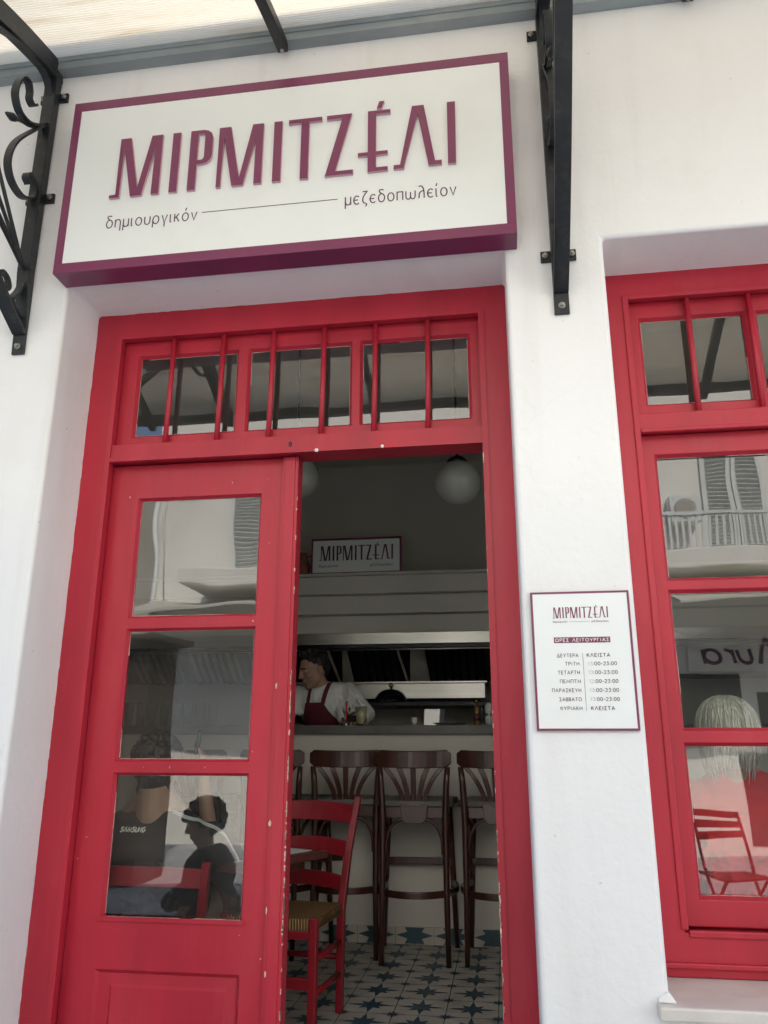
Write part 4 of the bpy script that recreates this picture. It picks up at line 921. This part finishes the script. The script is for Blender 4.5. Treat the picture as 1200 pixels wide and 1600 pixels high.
# ------------------------------------------------------------------ red chairs and the table
def make_chair():
    r = thing('rush_chair', 'x', 'chair', (0, 0, 0), 'red taverna chairs')
    for s in (-1, 1):
        mb = MB(); mb.ribbon([(s * .185, .170, 0), (s * .187, .172, .40), (s * .205, .205, .62), (s * .232, .262, .848)], [.030, .033, .031, .027], [.028, .033, .030, .025], (1, 0, 0)); mb.build('back_leg', REDCH, r, 0.004)
        mb = MB(); mb.box(s * .190 - .0165, s * .190 + .0165, -.197, -.164, 0, .425); mb.build('front_leg', REDCH, r, 0.004)
    for (z0, z1, yb, hw_) in ((.735, .815, .238, .212), (.60, .665, .203, .192), (.468, .525, .182, .178)):
        k = 9; up = []; lo = []; mb = MB(); vs = []
        for i in range(k):
            u = -1 + 2 * i / (k - 1); y = yb + .035 * (1 - u * u); arch = .014 * (1 - u * u)
            vs += [(u * hw_, y - .008, z0 + arch * .8), (u * hw_, y + .008, z0 + arch * .8), (u * (hw_ + .003), y + .012, z1 + arch), (u * (hw_ + .003), y - .004, z1 + arch)]
        fs = [(i * 4 + j, i * 4 + 4 + j, i * 4 + 4 + (j + 1) % 4, i * 4 + (j + 1) % 4) for i in range(k - 1) for j in range(4)] + [(0, 1, 2, 3), tuple((k - 1) * 4 + j for j in (3, 2, 1, 0))]
        mb.add(vs, fs); mb.build('slat', REDCH, r, 0.003)
    mb = MB(); n = 18; vs = []; lev = []
    for zi, (z, e) in enumerate(((.372, -.004), (.384, .010), (.408, .012), (.420, .0))):
        for i in range(n + 1):
            for j in range(n + 1):
                u = -1 + 2 * i / n; v = -1 + 2 * j / n
                if zi in (0, 3): vs.append((u * (.196 + e), -.005 + v * (.185 + e), z - (.014 if zi == 3 else -.006) * (1 - max(abs(u), abs(v))) + random.uniform(-.0012, .0012)))
        if zi in (1, 2): pass
    m1 = (n + 1) ** 2; fs = []
    for i in range(n):
        for j in range(n):
            a = i * (n + 1) + j; fs.append((a, a + 1, a + n + 2, a + n + 1)); fs.append((m1 + a, m1 + a + n + 1, m1 + a + n + 2, m1 + a + 1))
    bd = [(i, 0) for i in range(n)] + [(n, j) for j in range(n)] + [(i, n) for i in range(n, 0, -1)] + [(0, j) for j in range(n, 0, -1)]
    ids = [i * (n + 1) + j for i, j in bd]
    for q in range(len(ids)): a, b = ids[q], ids[(q + 1) % len(ids)]; fs.append((a, b, m1 + b, m1 + a))
    mb.add(vs, fs, 0, True); mb.build('rush_seat', RUSH, r, 0.010, 3)
    mb = MB(); mb.box(-.171, .171, -.190, -.170, .345, .376); mb.build('seat_rail', REDCH, r, 0.003)
    for (z, pts) in ((.27, ((-.188, -.17, .27), (-.186, .17, .27))), (.15, ((-.188, -.17, .15), (-.186, .17, .15))), (.27, ((.188, -.17, .27), (.186, .17, .27))), (.15, ((.188, -.17, .15), (.186, .17, .15))), (.2, ((-.18, .17, .21), (.18, .17, .21)))):
        mb = MB(); mb.tube(pts, .012, 8); mb.build('rung', REDCH, r)
    mb = MB(); mb.box(-.171, .171, -.190, -.172, .170, .212); mb.build('front_stretcher', REDCH, r, 0.003)
    return r
chair = make_chair()
chairs = [((-0.940, 1.04, 0), -.12, (1, 1, 1), 'red wooden chair with woven rush seat just inside the open doorway'),
          ((-1.310, 0.655, 0), math.pi, (1.06, 1, .80), 'red wooden chair whose back shows through the lowest door pane'),
          ((0.84, 0.92, 0), math.pi + .05, (1, 1, 1), 'red wooden chair under the grey haired person at the window')]
for i, (loc, a, sc_, lb) in enumerate(chairs):
    o = chair if i == 0 else copy_tree(chair)
    o.location = loc; o.rotation_euler = (0, 0, a); o.scale = sc_; o['label'] = lb
    if i == 1:
        for c in kids(o):
            if c.name.startswith('slat') and max(v.co.z for v in c.data.vertices) < .72: c.location.z = -.09

tb = thing('dining_table', 'low dark red wooden table with white paper cover behind door leaf', 'table', (-1.19, 0.96, 0))
tb.rotation_euler = (0, 0, math.radians(-28)); ORG[tb.name] = Vector((0, 0, 0))
MB().box(-.34, .34, -.27, .27, .618, .646).build('tabletop', TBLWOOD, tb, 0.004)
MB().box(-.27, .27, -.20, .20, .575, .617).build('apron', TBLWOOD, tb, 0.003)
mb = MB(); mb.lathe([(.05, .03), (.035, .08), (.03, .30), (.04, .54), (.06, .574)], (0, 0, 0), 16); mb.build('pedestal', TBLWOOD, tb)
mb = MB(); mb.box(-.24, .24, -.03, .03, 0, .03); mb.box(-.03, .03, -.24, -.031, 0, .03); mb.box(-.03, .03, .031, .24, 0, .03); mb.build('base', TBLWOOD, tb, 0.003)
pc = MB().box(-.30, .30, -.22, .22, .0, .002).build('paper_cover', PAPER)
pc.location = (-1.20, 0.965, .647); pc.rotation_euler = (0, 0, math.radians(-28)); tag(pc, 'white paper cover lying on the dark red table', 'table cover')

# ------------------------------------------------------------------ people
def remesh(name, mb, mats, parent, voxel=0.008, smooth=4, org=None):
    me = mb.mesh('tmp', (0, 0, 0))
    o = bpy.data.objects.new('tmp', me); COL.objects.link(o)
    r = o.modifiers.new('r', 'REMESH'); r.mode = 'VOXEL'; r.voxel_size = voxel; r.use_smooth_shade = True
    if smooth:
        s = o.modifiers.new('s', 'SMOOTH'); s.iterations = smooth; s.factor = 0.5
    dg = bpy.context.evaluated_depsgraph_get(); dg.update()
    m2 = bpy.data.meshes.new_from_object(o.evaluated_get(dg)); m2.name = name
    bpy.data.objects.remove(o); bpy.data.meshes.remove(me)
    og = ORG.get(parent.name, Vector()) if parent else Vector()
    m2.transform(Matrix.Translation(-og)); m2.materials.clear()
    for m in mats if isinstance(mats, (list, tuple)) else [mats]: m2.materials.append(m)
    x = bpy.data.objects.new(name, m2); COL.objects.link(x)
    if parent: x.parent = parent
    ORG[x.name] = og
    return x

def cap(mb, p0, p1, r0, r1=None, n=14):
    r1 = r0 if r1 is None else r1
    p0, p1 = Vector(p0), Vector(p1)
    mb.tube([p0, p1], [r0, r1], n); mb.ell(p0, (r0, r0, r0), n, 8); mb.ell(p1, (r1, r1, r1), n, 8)

def frame_of(face, up=(0, 0, 1)):
    """head frame: local -Y looks along `face`"""
    f = Vector(face).normalized(); z = Vector(up); z = (z - f * z.dot(f)).normalized(); x = (-f).cross(z).normalized()
    return Matrix((x, -f, z)).transposed()

def add_head(mb, c, R, k=1.0):
    c = Vector(c); T = lambda p: c + R @ (Vector(p) * k); E = lambda p, r: mb.ell(T(p), tuple(q * k for q in r), 18, 12, 0, R)
    E((0, .012, .030), (.074, .094, .088)); E((0, -.020, -.030), (.060, .068, .075)); E((0, -.050, -.088), (.030, .030, .022))
    E((0, -.076, .028), (.050, .016, .012))                       # brow
    cap(mb, T((0, -.085, .018)), T((0, -.106, -.020)), .010 * k, .013 * k)   # nose
    for s in (-1, 1):
        E((s * .012, -.096, -.024), (.009, .009, .008)); E((s * .042, -.060, -.022), (.022, .022, .018)); E((s * .030, -.074, .008), (.013, .010, .009))
        E((s * .076, .012, -.006), (.010, .020, .032)); cap(mb, T((s * .050, .0, -.050)), T((s * .020, -.048, -.086)), .020 * k, .018 * k)
    E((0, -.085, -.052), (.022, .010, .006)); E((0, -.083, -.063), (.019, .010, .007))

# --- the barman, leaning on the counter
bp = thing('person', 'barman in white shirt and burgundy apron leaning over the bar, looking down', 'person', (-1.25, 2.95, 0))
HC = Vector((-1.285, 2.86, 1.565)); HR = frame_of((-.72, -.62, -.30), (.10, .12, 1))
mb = MB(); add_head(mb, HC, HR, 1.06)
cap(mb, HC + Vector((.02, .035, -.06)), (-1.235, 2.945, 1.42), .056, .066)
cap(mb, (-1.235, 2.96, 1.40), (-1.235, 3.08, .98), .10, .12); cap(mb, (-1.31, 3.08, .95), (-1.31, 3.08, .05), .085, .05); cap(mb, (-1.16, 3.08, .95), (-1.16, 3.08, .05), .085, .05)
HANDS = ((-1.415, 2.70, 1.225), (-0.925, 2.70, 1.222))
ELB = ((-1.455, 2.86, 1.27), (-0.905, 2.86, 1.27)); SHO = ((-1.405, 2.945, 1.405), (-1.055, 2.945, 1.420))
for i in (0, 1):
    cap(mb, SHO[i], ELB[i], .045, .036); cap(mb, ELB[i], HANDS[i], .036, .026)
    h = Vector(HANDS[i]); mb.ell(h + Vector((0, -.035, -.012)), (.036, .045, .015), 12, 8)
    for q in range(4):
        a = (q - 1.5) * .2; p = h + Vector(((q - 1.5) * .018, -.07, -.014)); cap(mb, p, p + Vector((math.sin(a) * .03, -.035 - .006 * (1 - abs(q - 1.5)), .002)), .0085, .008); 
        p2 = p + Vector((math.sin(a) * .03, -.035, .002)); cap(mb, p2, p2 + Vector((math.sin(a) * .012, -.022, -.010)), .008, .006)
    sgn = 1 if i == 0 else -1; p = h + Vector((sgn * .032, -.025, -.010)); cap(mb, p, p + Vector((sgn * .03, -.035, -.004)), .010, .007)
mb.box(-1.36, -1.26, 2.98, 3.14, 0, .06); mb.box(-1.21, -1.11, 2.98, 3.14, 0, .06)
remesh('body', mb, SKIN, bp, .0055, 2)
mb = MB()
cap(mb, (-1.345, 2.955, 1.405), (-1.115, 2.955, 1.420), .072, .072); cap(mb, (-1.235, 2.965, 1.37), (-1.235, 3.07, 1.05), .135, .150); cap(mb, (-1.30, 2.965, 1.34), (-1.17, 2.965, 1.34), .12, .12)
cap(mb, (-1.31, 2.955, 1.395), (-1.16, 2.955, 1.405), .09, .09)
cap(mb, SHO[0], ELB[0], .066, .052); cap(mb, SHO[1], ELB[1], .068, .052); cap(mb, ELB[0], (-1.435, 2.78, 1.245), .050, .044); cap(mb, ELB[1], (-0.915, 2.78, 1.245), .050, .044)
for i in range(46):                                              # folds
    s = 1 if i % 2 else 0; t = random.random(); p = Vector(SHO[s]).lerp(Vector(ELB[s]), t); a = random.uniform(0, 6.28)
    q = Vector((math.cos(a) * .054, -abs(math.sin(a)) * .056 - .004, math.sin(a) * .036)); cap(mb, p + q, p + q + Vector((random.uniform(-.05, .05), random.uniform(-.015, .015), random.uniform(-.05, .03))), .013, .006, 8)
for i in range(14):
    p = Vector((random.uniform(-1.12, -1.04), 2.85 + random.uniform(-.01, .02), random.uniform(1.24, 1.38))); cap(mb, p, p + Vector((random.uniform(-.03, .03), 0, random.uniform(-.09, -.03))), .008, .004, 8)
for s in (-1, 1):                                                # collar leaves
    cap(mb, (-1.245 + s * .062, 2.915, 1.465), (-1.262 + s * .040, 2.855, 1.405), .020, .008, 8)
    cap(mb, (-1.245 + s * .062, 2.915, 1.465), (-1.235 + s * .030, 3.00, 1.475), .020, .020, 8)
shirt = remesh('shirt', mb, SHIRT, bp, .007, 3)
dg = bpy.context.evaluated_depsgraph_get(); dg.update()
bv = BVHTree.FromPolygons([v.co + ORG[shirt.name] for v in shirt.data.vertices], [tuple(p.vertices) for p in shirt.data.polygons])
def drape(poly_rows, off, thick=.003):
    """cloth laid on the front of the shirt: rows of (x, z) points dropped along +y onto the surface"""
    mb = MB(); R_ = len(poly_rows); C_ = len(poly_rows[0]); V = []
    for row in poly_rows:
        for (x, z) in row:
            h, _, _, _ = bv.ray_cast(Vector((x, 2.0, z)), Vector((0, 1, 0)))
            V.append(Vector((x, (h.y if h else 2.86) - off, z)))
    W_ = [v + Vector((0, thick, 0)) for v in V]; n = len(V)
    fs = [(i * C_ + j, (i + 1) * C_ + j, (i + 1) * C_ + j + 1, i * C_ + j + 1) for i in range(R_ - 1) for j in range(C_ - 1)]
    mb.add(V + W_, fs + [tuple(n + q for q in reversed(f)) for f in fs], 0, True); return mb
def rows(fL, fR, z0, z1, nr, nc): return [[(fL(z) + (fR(z) - fL(z)) * j / (nc - 1), z) for j in range(nc)] for z in [z0 + (z1 - z0) * i / (nr - 1) for i in range(nr)]]
bl = lambda z: -1.330 - max(0, 1.345 - z) * .22; br_ = lambda z: -1.203 + (max(0, 1.348 - z) ** 1.25) * 1.25
ap = drape(rows(bl, br_, 1.348, 1.06, 16, 12), .008).build('apron', APRON, bp)
mb = drape(rows(lambda z: -1.326 + (z - 1.345) * .10, lambda z: -1.302 + (z - 1.345) * .10, 1.478, 1.340, 10, 3), .007); mb.build('strap', APRON, ap)
mb = drape(rows(lambda z: -1.222 + (z - 1.345) * .22, lambda z: -1.194 + (z - 1.345) * .22, 1.490, 1.340, 10, 3), .007); mb.build('strap', APRON, ap)
mb = drape(rows(lambda z: -1.255 - (z - 1.345) * .35, lambda z: -1.252 + (z - 1.345) * .35, 1.43, 1.350, 8, 5), .0035); mb.build('undershirt', PAPER, bp)
mb = MB(); cap(mb, (-1.31, 3.08, .98), (-1.31, 3.08, .10), .10, .062); cap(mb, (-1.16, 3.08, .98), (-1.16, 3.08, .10), .10, .062); cap(mb, (-1.30, 3.08, .98), (-1.17, 3.08, .98), .13); remesh('trousers', mb, TROUS, bp, .012, 3)
def hair_cap(HC, HR, k, name, mat, parent, front=.055, low=-.02, thick=.012, seedv=2, tuft=.02, nape=-.05, swing=.25, n=420):
    """short hair: locks lying on the skull, open over the face, reaching down to the nape"""
    mb = MB(); rnd = random.Random(seedv)
    for i in range(n):
        a = rnd.uniform(0, 2 * math.pi); e = math.asin(rnd.uniform(-.75, 1.0))
        d = Vector((math.cos(e) * math.cos(a), math.cos(e) * math.sin(a), math.sin(e)))
        p = Vector((d.x * .076, .014 + d.y * .096, .030 + d.z * .090))
        t = min(1, max(0, (p.y + .055) / .09))                   # 0 at the brow, 1 behind the ears
        if p.z < front + (low - front) * t + (nape - low) * min(1, max(0, (p.y - .03) / .06)): continue
        if abs(p.x) > .062 and p.z < .028 and -.02 < p.y < .035: continue
        c = HC + HR @ (p * k); dv = HR @ (Vector((d.x * .5 + rnd.uniform(-swing, swing), d.y * .5 - .15 + rnd.uniform(-swing, swing), d.z * .6 + rnd.uniform(-swing, swing))).normalized())
        cap(mb, c, c + dv * rnd.uniform(.3, 1) * tuft, thick, thick * .7, 8)
    return remesh(name, mb, mat, parent, .005, 2)
hair_cap(HC, HR, 1.06, 'hair', HAIRB, bp, .086, .010, .017, 3, .006, -.05, .25, 700)
mb = MB(); rnd = random.Random(4)
for i in range(40):
    p = Vector((rnd.uniform(-.05, .05), rnd.uniform(-.075, -.02), .105 + rnd.uniform(-.006, .012))); c = HC + HR @ (p * 1.06); cap(mb, c, c + HR @ Vector((rnd.uniform(-.012, .012), rnd.uniform(-.01, .02), .022)), .015, .008, 8)
remesh('quiff', mb, HAIRB, bp, .005, 2)
mb = MB()
for s in (-1, 1):
    c = HC + HR @ (Vector((s * .031, -.0835, .008)) * 1.06); mb.ell(c, (.010, .006, .005), 10, 6, 0, HR); c2 = c + HR @ Vector((0, -.0035, -.001)); mb.ell(c2, (.0042, .003, .0042), 8, 6, 1, HR)
mb.build('eyes', [EYE, IRIS], bp)
mb = MB()
for s in (-1, 1): mb.tube([HC + HR @ (Vector(p) * 1.06) for p in ((s * .014, -.0925, .027), (s * .034, -.0905, .034), (s * .052, -.0765, .026))], [.003, .0045, .002], 6)
mb.build('eyebrows', HAIRB, bp)

# --- the guest whose back is behind the lowest door pane
gp = thing('person', 'dark haired guest in black sports shirt seated with back to door glass', 'person', (-1.37, 0.72, 0))
GC = Vector((-1.385, .650, .995)); GR = frame_of((.18, 1, -.1))
mb = MB(); add_head(mb, GC, GR, 1.02); cap(mb, GC + Vector((0, -.01, -.05)), (-1.378, .635, .82), .064, .078); cap(mb, (-1.43, .65, .775), (-1.32, .65, .775), .052)
for sx in (-1, 1): cap(mb, (-1.378 + sx * .015, .64, .885), (-1.378 + sx * .125, .65, .785), .052, .045)
cap(mb, (-1.37, .68, .70), (-1.37, .70, .46), .09, .10)
for sx in (-1, 1): cap(mb, (-1.37 + sx * .09, .70, .40), (-1.37 + sx * .12, 1.10, .42), .085, .06); cap(mb, (-1.37 + sx * .12, 1.10, .42), (-1.37 + sx * .12, 1.12, .05), .06, .04); mb.box(-1.37 + sx * .12 - .045, -1.37 + sx * .12 + .045, 1.05, 1.28, 0, .06)
cap(mb, (-1.13, .67, .71), (-1.21, .86, .60), .050, .042); cap(mb, (-1.21, .86, .60), (-1.243, .79, .94), .040, .026)
h = Vector((-1.245, .785, .985)); mb.ell(h, (.020, .036, .046), 12, 8)
for q in range(4):
    p = h + Vector((-.004 * q, (q - 1.5) * .018, .040)); cap(mb, p, p + Vector((-.012, 0, .034 - .005 * abs(q - 1.2))), .0085, .008, 8); cap(mb, p + Vector((-.012, 0, .034)), p + Vector((-.036, 0, .046)), .008, .0065, 8)
cap(mb, h + Vector((-.01, -.03, -.01)), h + Vector((-.035, -.04, .035)), .011, .008, 8)
cap(mb, (-1.60, .66, .70), (-1.66, .80, .50), .055, .045); cap(mb, (-1.66, .80, .50), (-1.50, 1.0, .69), .044, .028); mb.ell((-1.46, 1.05, .70), (.04, .05, .016), 12, 8)
remesh('body', mb, SKINP, gp, .0075, 2)
mb = MB(); cap(mb, (-1.56, .635, .715), (-1.16, .635, .712), .080); cap(mb, (-1.50, .635, .760), (-1.26, .635, .765), .072); cap(mb, (-1.43, .640, .775), (-1.32, .640, .775), .074); cap(mb, (-1.48, .645, .68), (-1.24, .645, .68), .125); cap(mb, (-1.45, .66, .62), (-1.29, .66, .62), .140); cap(mb, (-1.44, .68, .50), (-1.30, .68, .50), .150)
for i in range(26):
    p = Vector((random.uniform(-1.52, -1.20), .505 + random.uniform(-.005, .015), random.uniform(.46, .70))); cap(mb, p, p + Vector((random.uniform(-.07, .07), 0, random.uniform(-.07, .03))), .012, .005, 8)
cap(mb, (-1.13, .65, .705), (-1.075, .735, .58), .088, .072); cap(mb, (-1.10, .76, .62), (-1.21, .86, .62), .060, .055); cap(mb, (-1.60, .65, .705), (-1.655, .78, .53), .085, .068)
gs = remesh('shirt', mb, TEEB, gp, .008, 4)
dg = bpy.context.evaluated_depsgraph_get(); dg.update()
bv = BVHTree.FromPolygons([v.co + ORG[gs.name] for v in gs.data.vertices], [tuple(p.vertices) for p in gs.data.polygons])
mb = MB(); put_text(mb, 'SAMSUNG', -1.474, .758, .098, .0150, 0, 0, .30, .30, .0015)
V = []
for v in mb.v:
    h_ = bv.ray_cast(Vector((v[0], .3, v[2])), Vector((0, 1, 0)))[0]; V.append((v[0], (h_.y if h_ else .55) - .003 + v[1], v[2]))
mb.v = V; mb.build('shirt_lettering', PAPER, gs)
pts = []
for (x, z) in [(p.x, p.y) for p in smooth_path([(-1.285, .826, 0), (-1.25, .815, 0), (-1.18, .790, 0), (-1.10, .765, 0), (-1.06, .725, 0), (-1.035, .66, 0), (-1.02, .60, 0)], 6)]:
    h_ = None
    for dz in (0, -.008, -.016, -.026, -.04, -.06):
        h_ = bv.ray_cast(Vector((x, .3, z + dz)), Vector((0, 1, 0)))[0]
        if h_: break
    if h_: pts.append((x, h_.y - .004, h_.z))
mb = MB(); mb.ribbon(pts, .022, .004, (0, -.5, .85)); mb.build('shoulder_stripe', TEEW, gs)
hair_cap(GC, GR, 1.02, 'hair', HAIRB, gp, .05, -.03, .015, 8, .016, -.120, .3)
mb = MB(); rnd = random.Random(6)
for i in range(70):
    if i == 0: mb.ell(GC + Vector((0, -.018, -.035)), (.073, .076, .082)); mb.ell(GC + Vector((0, -.012, .03)), (.080, .092, .09))
    a = rnd.uniform(-1.25, 1.25); p = GC + Vector((math.sin(a) * .066, -.004 - math.cos(a) * .062, -.055 + rnd.uniform(-.02, .03))); cap(mb, p, p + Vector((rnd.uniform(-.008, .008), rnd.uniform(-.004, .006), -rnd.uniform(.02, .05))), .008, .003, 6)
remesh('nape_hair', mb, HAIRB, gp, .005, 1)
mb = MB(); cap(mb, (-1.46, .68, .44), (-1.49, 1.10, .43), .105, .075); cap(mb, (-1.28, .68, .44), (-1.25, 1.10, .43), .105, .075); cap(mb, (-1.49, 1.10, .43), (-1.49, 1.12, .1), .07, .055); cap(mb, (-1.25, 1.10, .43), (-1.25, 1.12, .1), .07, .055); cap(mb, (-1.46, .68, .44), (-1.28, .68, .44), .125); remesh('trousers', mb, KHAKI, gp, .012, 3)
pk = MB(); pk.tube([(-1.272, .765, 1.035), (-1.268, .76, 1.075), (-1.262, .76, 1.12), (-1.262, .76, 1.135)], [.007, .012, .009, .004], 10)
tag(pk.build('lighter', BLACK), 'small black lighter held up in the fingers of the seated guest', 'lighter')

# --- grey haired guest behind the window
wp = thing('person', 'grey haired guest in bright red top seated behind the right window', 'person', (0.84, 0.72, 0))
WC = Vector((0.800, .63, 1.125)); WR = frame_of((.1, 1, -.05))
mb = MB(); add_head(mb, WC, WR, 1.02); cap(mb, WC + Vector((0, -.01, -.05)), (.815, .66, .93), .054, .06); cap(mb, (.83, .69, .84), (.84, .72, .50), .08, .10)
for sx in (-1, 1): cap(mb, (.84 + sx * .09, .74, .47), (.84 + sx * .1, 1.16, .48), .085, .06); cap(mb, (.84 + sx * .1, 1.16, .48), (.84 + sx * .1, 1.18, .05), .06, .04); mb.box(.84 + sx * .1 - .045, .84 + sx * .1 + .045, 1.1, 1.34, 0, .06)
for sx in (-1, 1): cap(mb, (.84 + sx * .19, .69, .85), (.84 + sx * .25, .78, .64), .045, .04); cap(mb, (.84 + sx * .25, .78, .62), (.84 + sx * .14, 1.02, .70), .04, .028); mb.ell((.84 + sx * .12, 1.07, .71), (.035, .05, .018), 12, 8)
remesh('body', mb, SKIN, wp, .008, 2)
mb = MB(); cap(mb, (.66, .67, .875), (1.02, .67, .875), .085); cap(mb, (.75, .66, .905), (.93, .66, .905), .08); cap(mb, (.79, .665, .945), (.86, .665, .945), .070); cap(mb, (.73, .68, .78), (.95, .68, .78), .135); cap(mb, (.74, .70, .62), (.94, .70, .62), .15); cap(mb, (.73, .72, .46), (.95, .72, .46), .17)
for sx in (-1, 1): cap(mb, (.84 + sx * .20, .68, .865), (.84 + sx * .25, .78, .62), .085, .075); cap(mb, (.84 + sx * .25, .78, .62), (.84 + sx * .16, .98, .70), .068, .05)
for i in range(44):
    p = Vector((random.uniform(.64, 1.04), .548 + random.uniform(0, .02), random.uniform(.5, .85))); cap(mb, p, p + Vector((random.uniform(-.05, .05), .0, random.uniform(-.12, -.04))), .012, .006, 8)
remesh('top', mb, TOPRED, wp, .009, 4)
mb = MB(); cap(mb, (.75, .74, .48), (.74, 1.16, .48), .105, .075); cap(mb, (.93, .74, .48), (.94, 1.16, .48), .105, .075); cap(mb, (.74, 1.16, .48), (.74, 1.18, .1), .07, .055); cap(mb, (.94, 1.16, .48), (.94, 1.18, .1), .07, .055); remesh('trousers', mb, TROUS, wp, .012, 3)
mb = MB(); mb.ell(WC + Vector((0, -.004, .020)), (.088, .104, .098), 24, 16); mb.ell(WC + Vector((0, -.028, -.050)), (.084, .072, .085), 20, 12)
rnd = random.Random(21)
for i in range(700):
    a = rnd.uniform(-2.45, 2.45) - math.pi / 2; lean = rnd.gauss(0, .35); L_ = max(.02, rnd.gauss(.105, .030)); rv = 1 + rnd.uniform(-.05, .05)
    c0 = WC + Vector((rnd.gauss(0, .006), -.006, .012)); q = []; sw = rnd.gauss(0, .12)
    for k in range(7):                                           # over the skull, from the parting down to the widest point
        th = .10 + (math.pi / 2 - .10) * k / 6; aa = a + lean * (1 - k / 6)
        q.append(c0 + Vector((math.cos(aa) * .097 * math.sin(th), math.sin(aa) * .112 * math.sin(th), .112 * math.cos(th))) * rv)
    for k in range(1, 6):                                        # then hanging, turning in at the ends
        u = k / 5; sh_ = 1 - .22 * u * u; aa = a + sw * u
        q.append(c0 + Vector((math.cos(aa) * .097 * sh_, math.sin(aa) * .112 * sh_, -L_ * u)) * rv)
    mb.tube(q, [.0022 + .0012 * min(1, k / 4) - (.0026 if k == 11 else .0012 if k == 10 else 0) for k in range(12)], 4)
mb.build('hair', HAIRG, wp)

# ------------------------------------------------------------------ outdoors, mirrored
kk = thing('added_dark_block', 'added dark brown kiosk across the street, mirrored at the left of the door panes', 'block', (-4.6, -5.0, -.2))  # invented block, added so the left of the door panes reflects darker
mb = MB()
for i in range(12): mb.box(-5.8 + i * .19, -5.8 + i * .19 + .182, -5.2, -4.5 + .004 * (i % 2), -.198, 2.10)
mb.build('block_side', DARKBLOCK, kk, 0.004)
MB().box(-5.95, -3.42, -5.35, -4.3, 2.101, 2.16).build('block_top', DARKBLOCK, kk, 0.004)
# in the panes
def bistro(x, y, a, label):
    r = thing('folding_chair', label, 'folding chair', (0, 0, 0), 'red folding chairs on the street')
    for s in (-1, 1):
        mb = MB(); mb.ribbon([(s * .19, -.22, 0), (s * .19, .04, .42), (s * .19, .20, .86)], .022, .012, (1, 0, 0)); mb.build('frame', REDCH, r)
        mb = MB(); mb.ribbon([(s * .17, .24, 0), (s * .17, -.16, .45)], .022, .012, (1, 0, 0)); mb.build('leg', REDCH, r)
    for z in (.70, .77, .84): MB().box(-.19, .19, .125 + (z - .7) * .36, .14 + (z - .7) * .36, z - .024, z + .024).build('back_slat', REDCH, r)
    for k in range(5): MB().box(-.19, .19, -.18 + k * .075, -.12 + k * .075, .445, .46).build('seat_slat', REDCH, r)
    r.location = (x, y, -.2); r.rotation_euler = (0, 0, a); r.scale = (.82, .9, .95); return r
bistro(1.50, -3.0, 2.85, 'red slatted folding chair on the street, mirrored in the window')

kp = thing('person', 'small child in dark clothes standing in the street, mirrored in door glass', 'person', (-1.56, -1.2, -.2))
KC = Vector((-1.555, -1.22, .665)); KR = frame_of((-.85, .55, -.25))
mb = MB(); add_head(mb, KC, KR, .92); cap(mb, KC + Vector((.01, 0, -.08)), (-1.54, -1.22, .53), .042); cap(mb, (-1.54, -1.22, .46), (-1.54, -1.22, .26), .09, .10)
for s in (-1, 1):
    cap(mb, (-1.54, -1.22 + s * .06, .22), (-1.54, -1.22 + s * .07, -.14), .06, .035); mb.box(-1.64, -1.50, -1.22 + s * .07 - .03, -1.22 + s * .07 + .03, -.2, -.14)
    cap(mb, (-1.54, -1.22 + s * .12, .47), (-1.55, -1.22 + s * .17, .30), .035, .03); cap(mb, (-1.55, -1.22 + s * .17, .30), (-1.62, -1.22 + s * .14, .20), .028, .02); mb.ell((-1.64, -1.22 + s * .14, .18), (.03, .016, .03), 10, 8)
remesh('body', mb, SKIN, kp, .008, 2)
mb = MB(); cap(mb, (-1.51, -1.33, .48), (-1.51, -1.11, .48), .075); cap(mb, (-1.50, -1.25, .42), (-1.50, -1.19, .42), .130); cap(mb, (-1.49, -1.26, .24), (-1.49, -1.18, .24), .150); cap(mb, (-1.52, -1.12, .40), (-1.66, -1.10, .30), .055, .05)
for s in (-1, 1): cap(mb, (-1.54, -1.22 + s * .12, .47), (-1.55, -1.22 + s * .165, .33), .06, .05)
remesh('top', mb, TEEB, kp, .009, 3)
mb = MB()
for s in (-1, 1): cap(mb, (-1.54, -1.22 + s * .06, .23), (-1.54, -1.22 + s * .07, -.12), .085, .055)
remesh('trousers', mb, TROUS, kp, .01, 3)
hair_cap(KC, KR, .95, 'hair', HAIRB, kp, .04, -.06, .022, 14, .030, -.12, .7)
kp.location.x -= 0.075
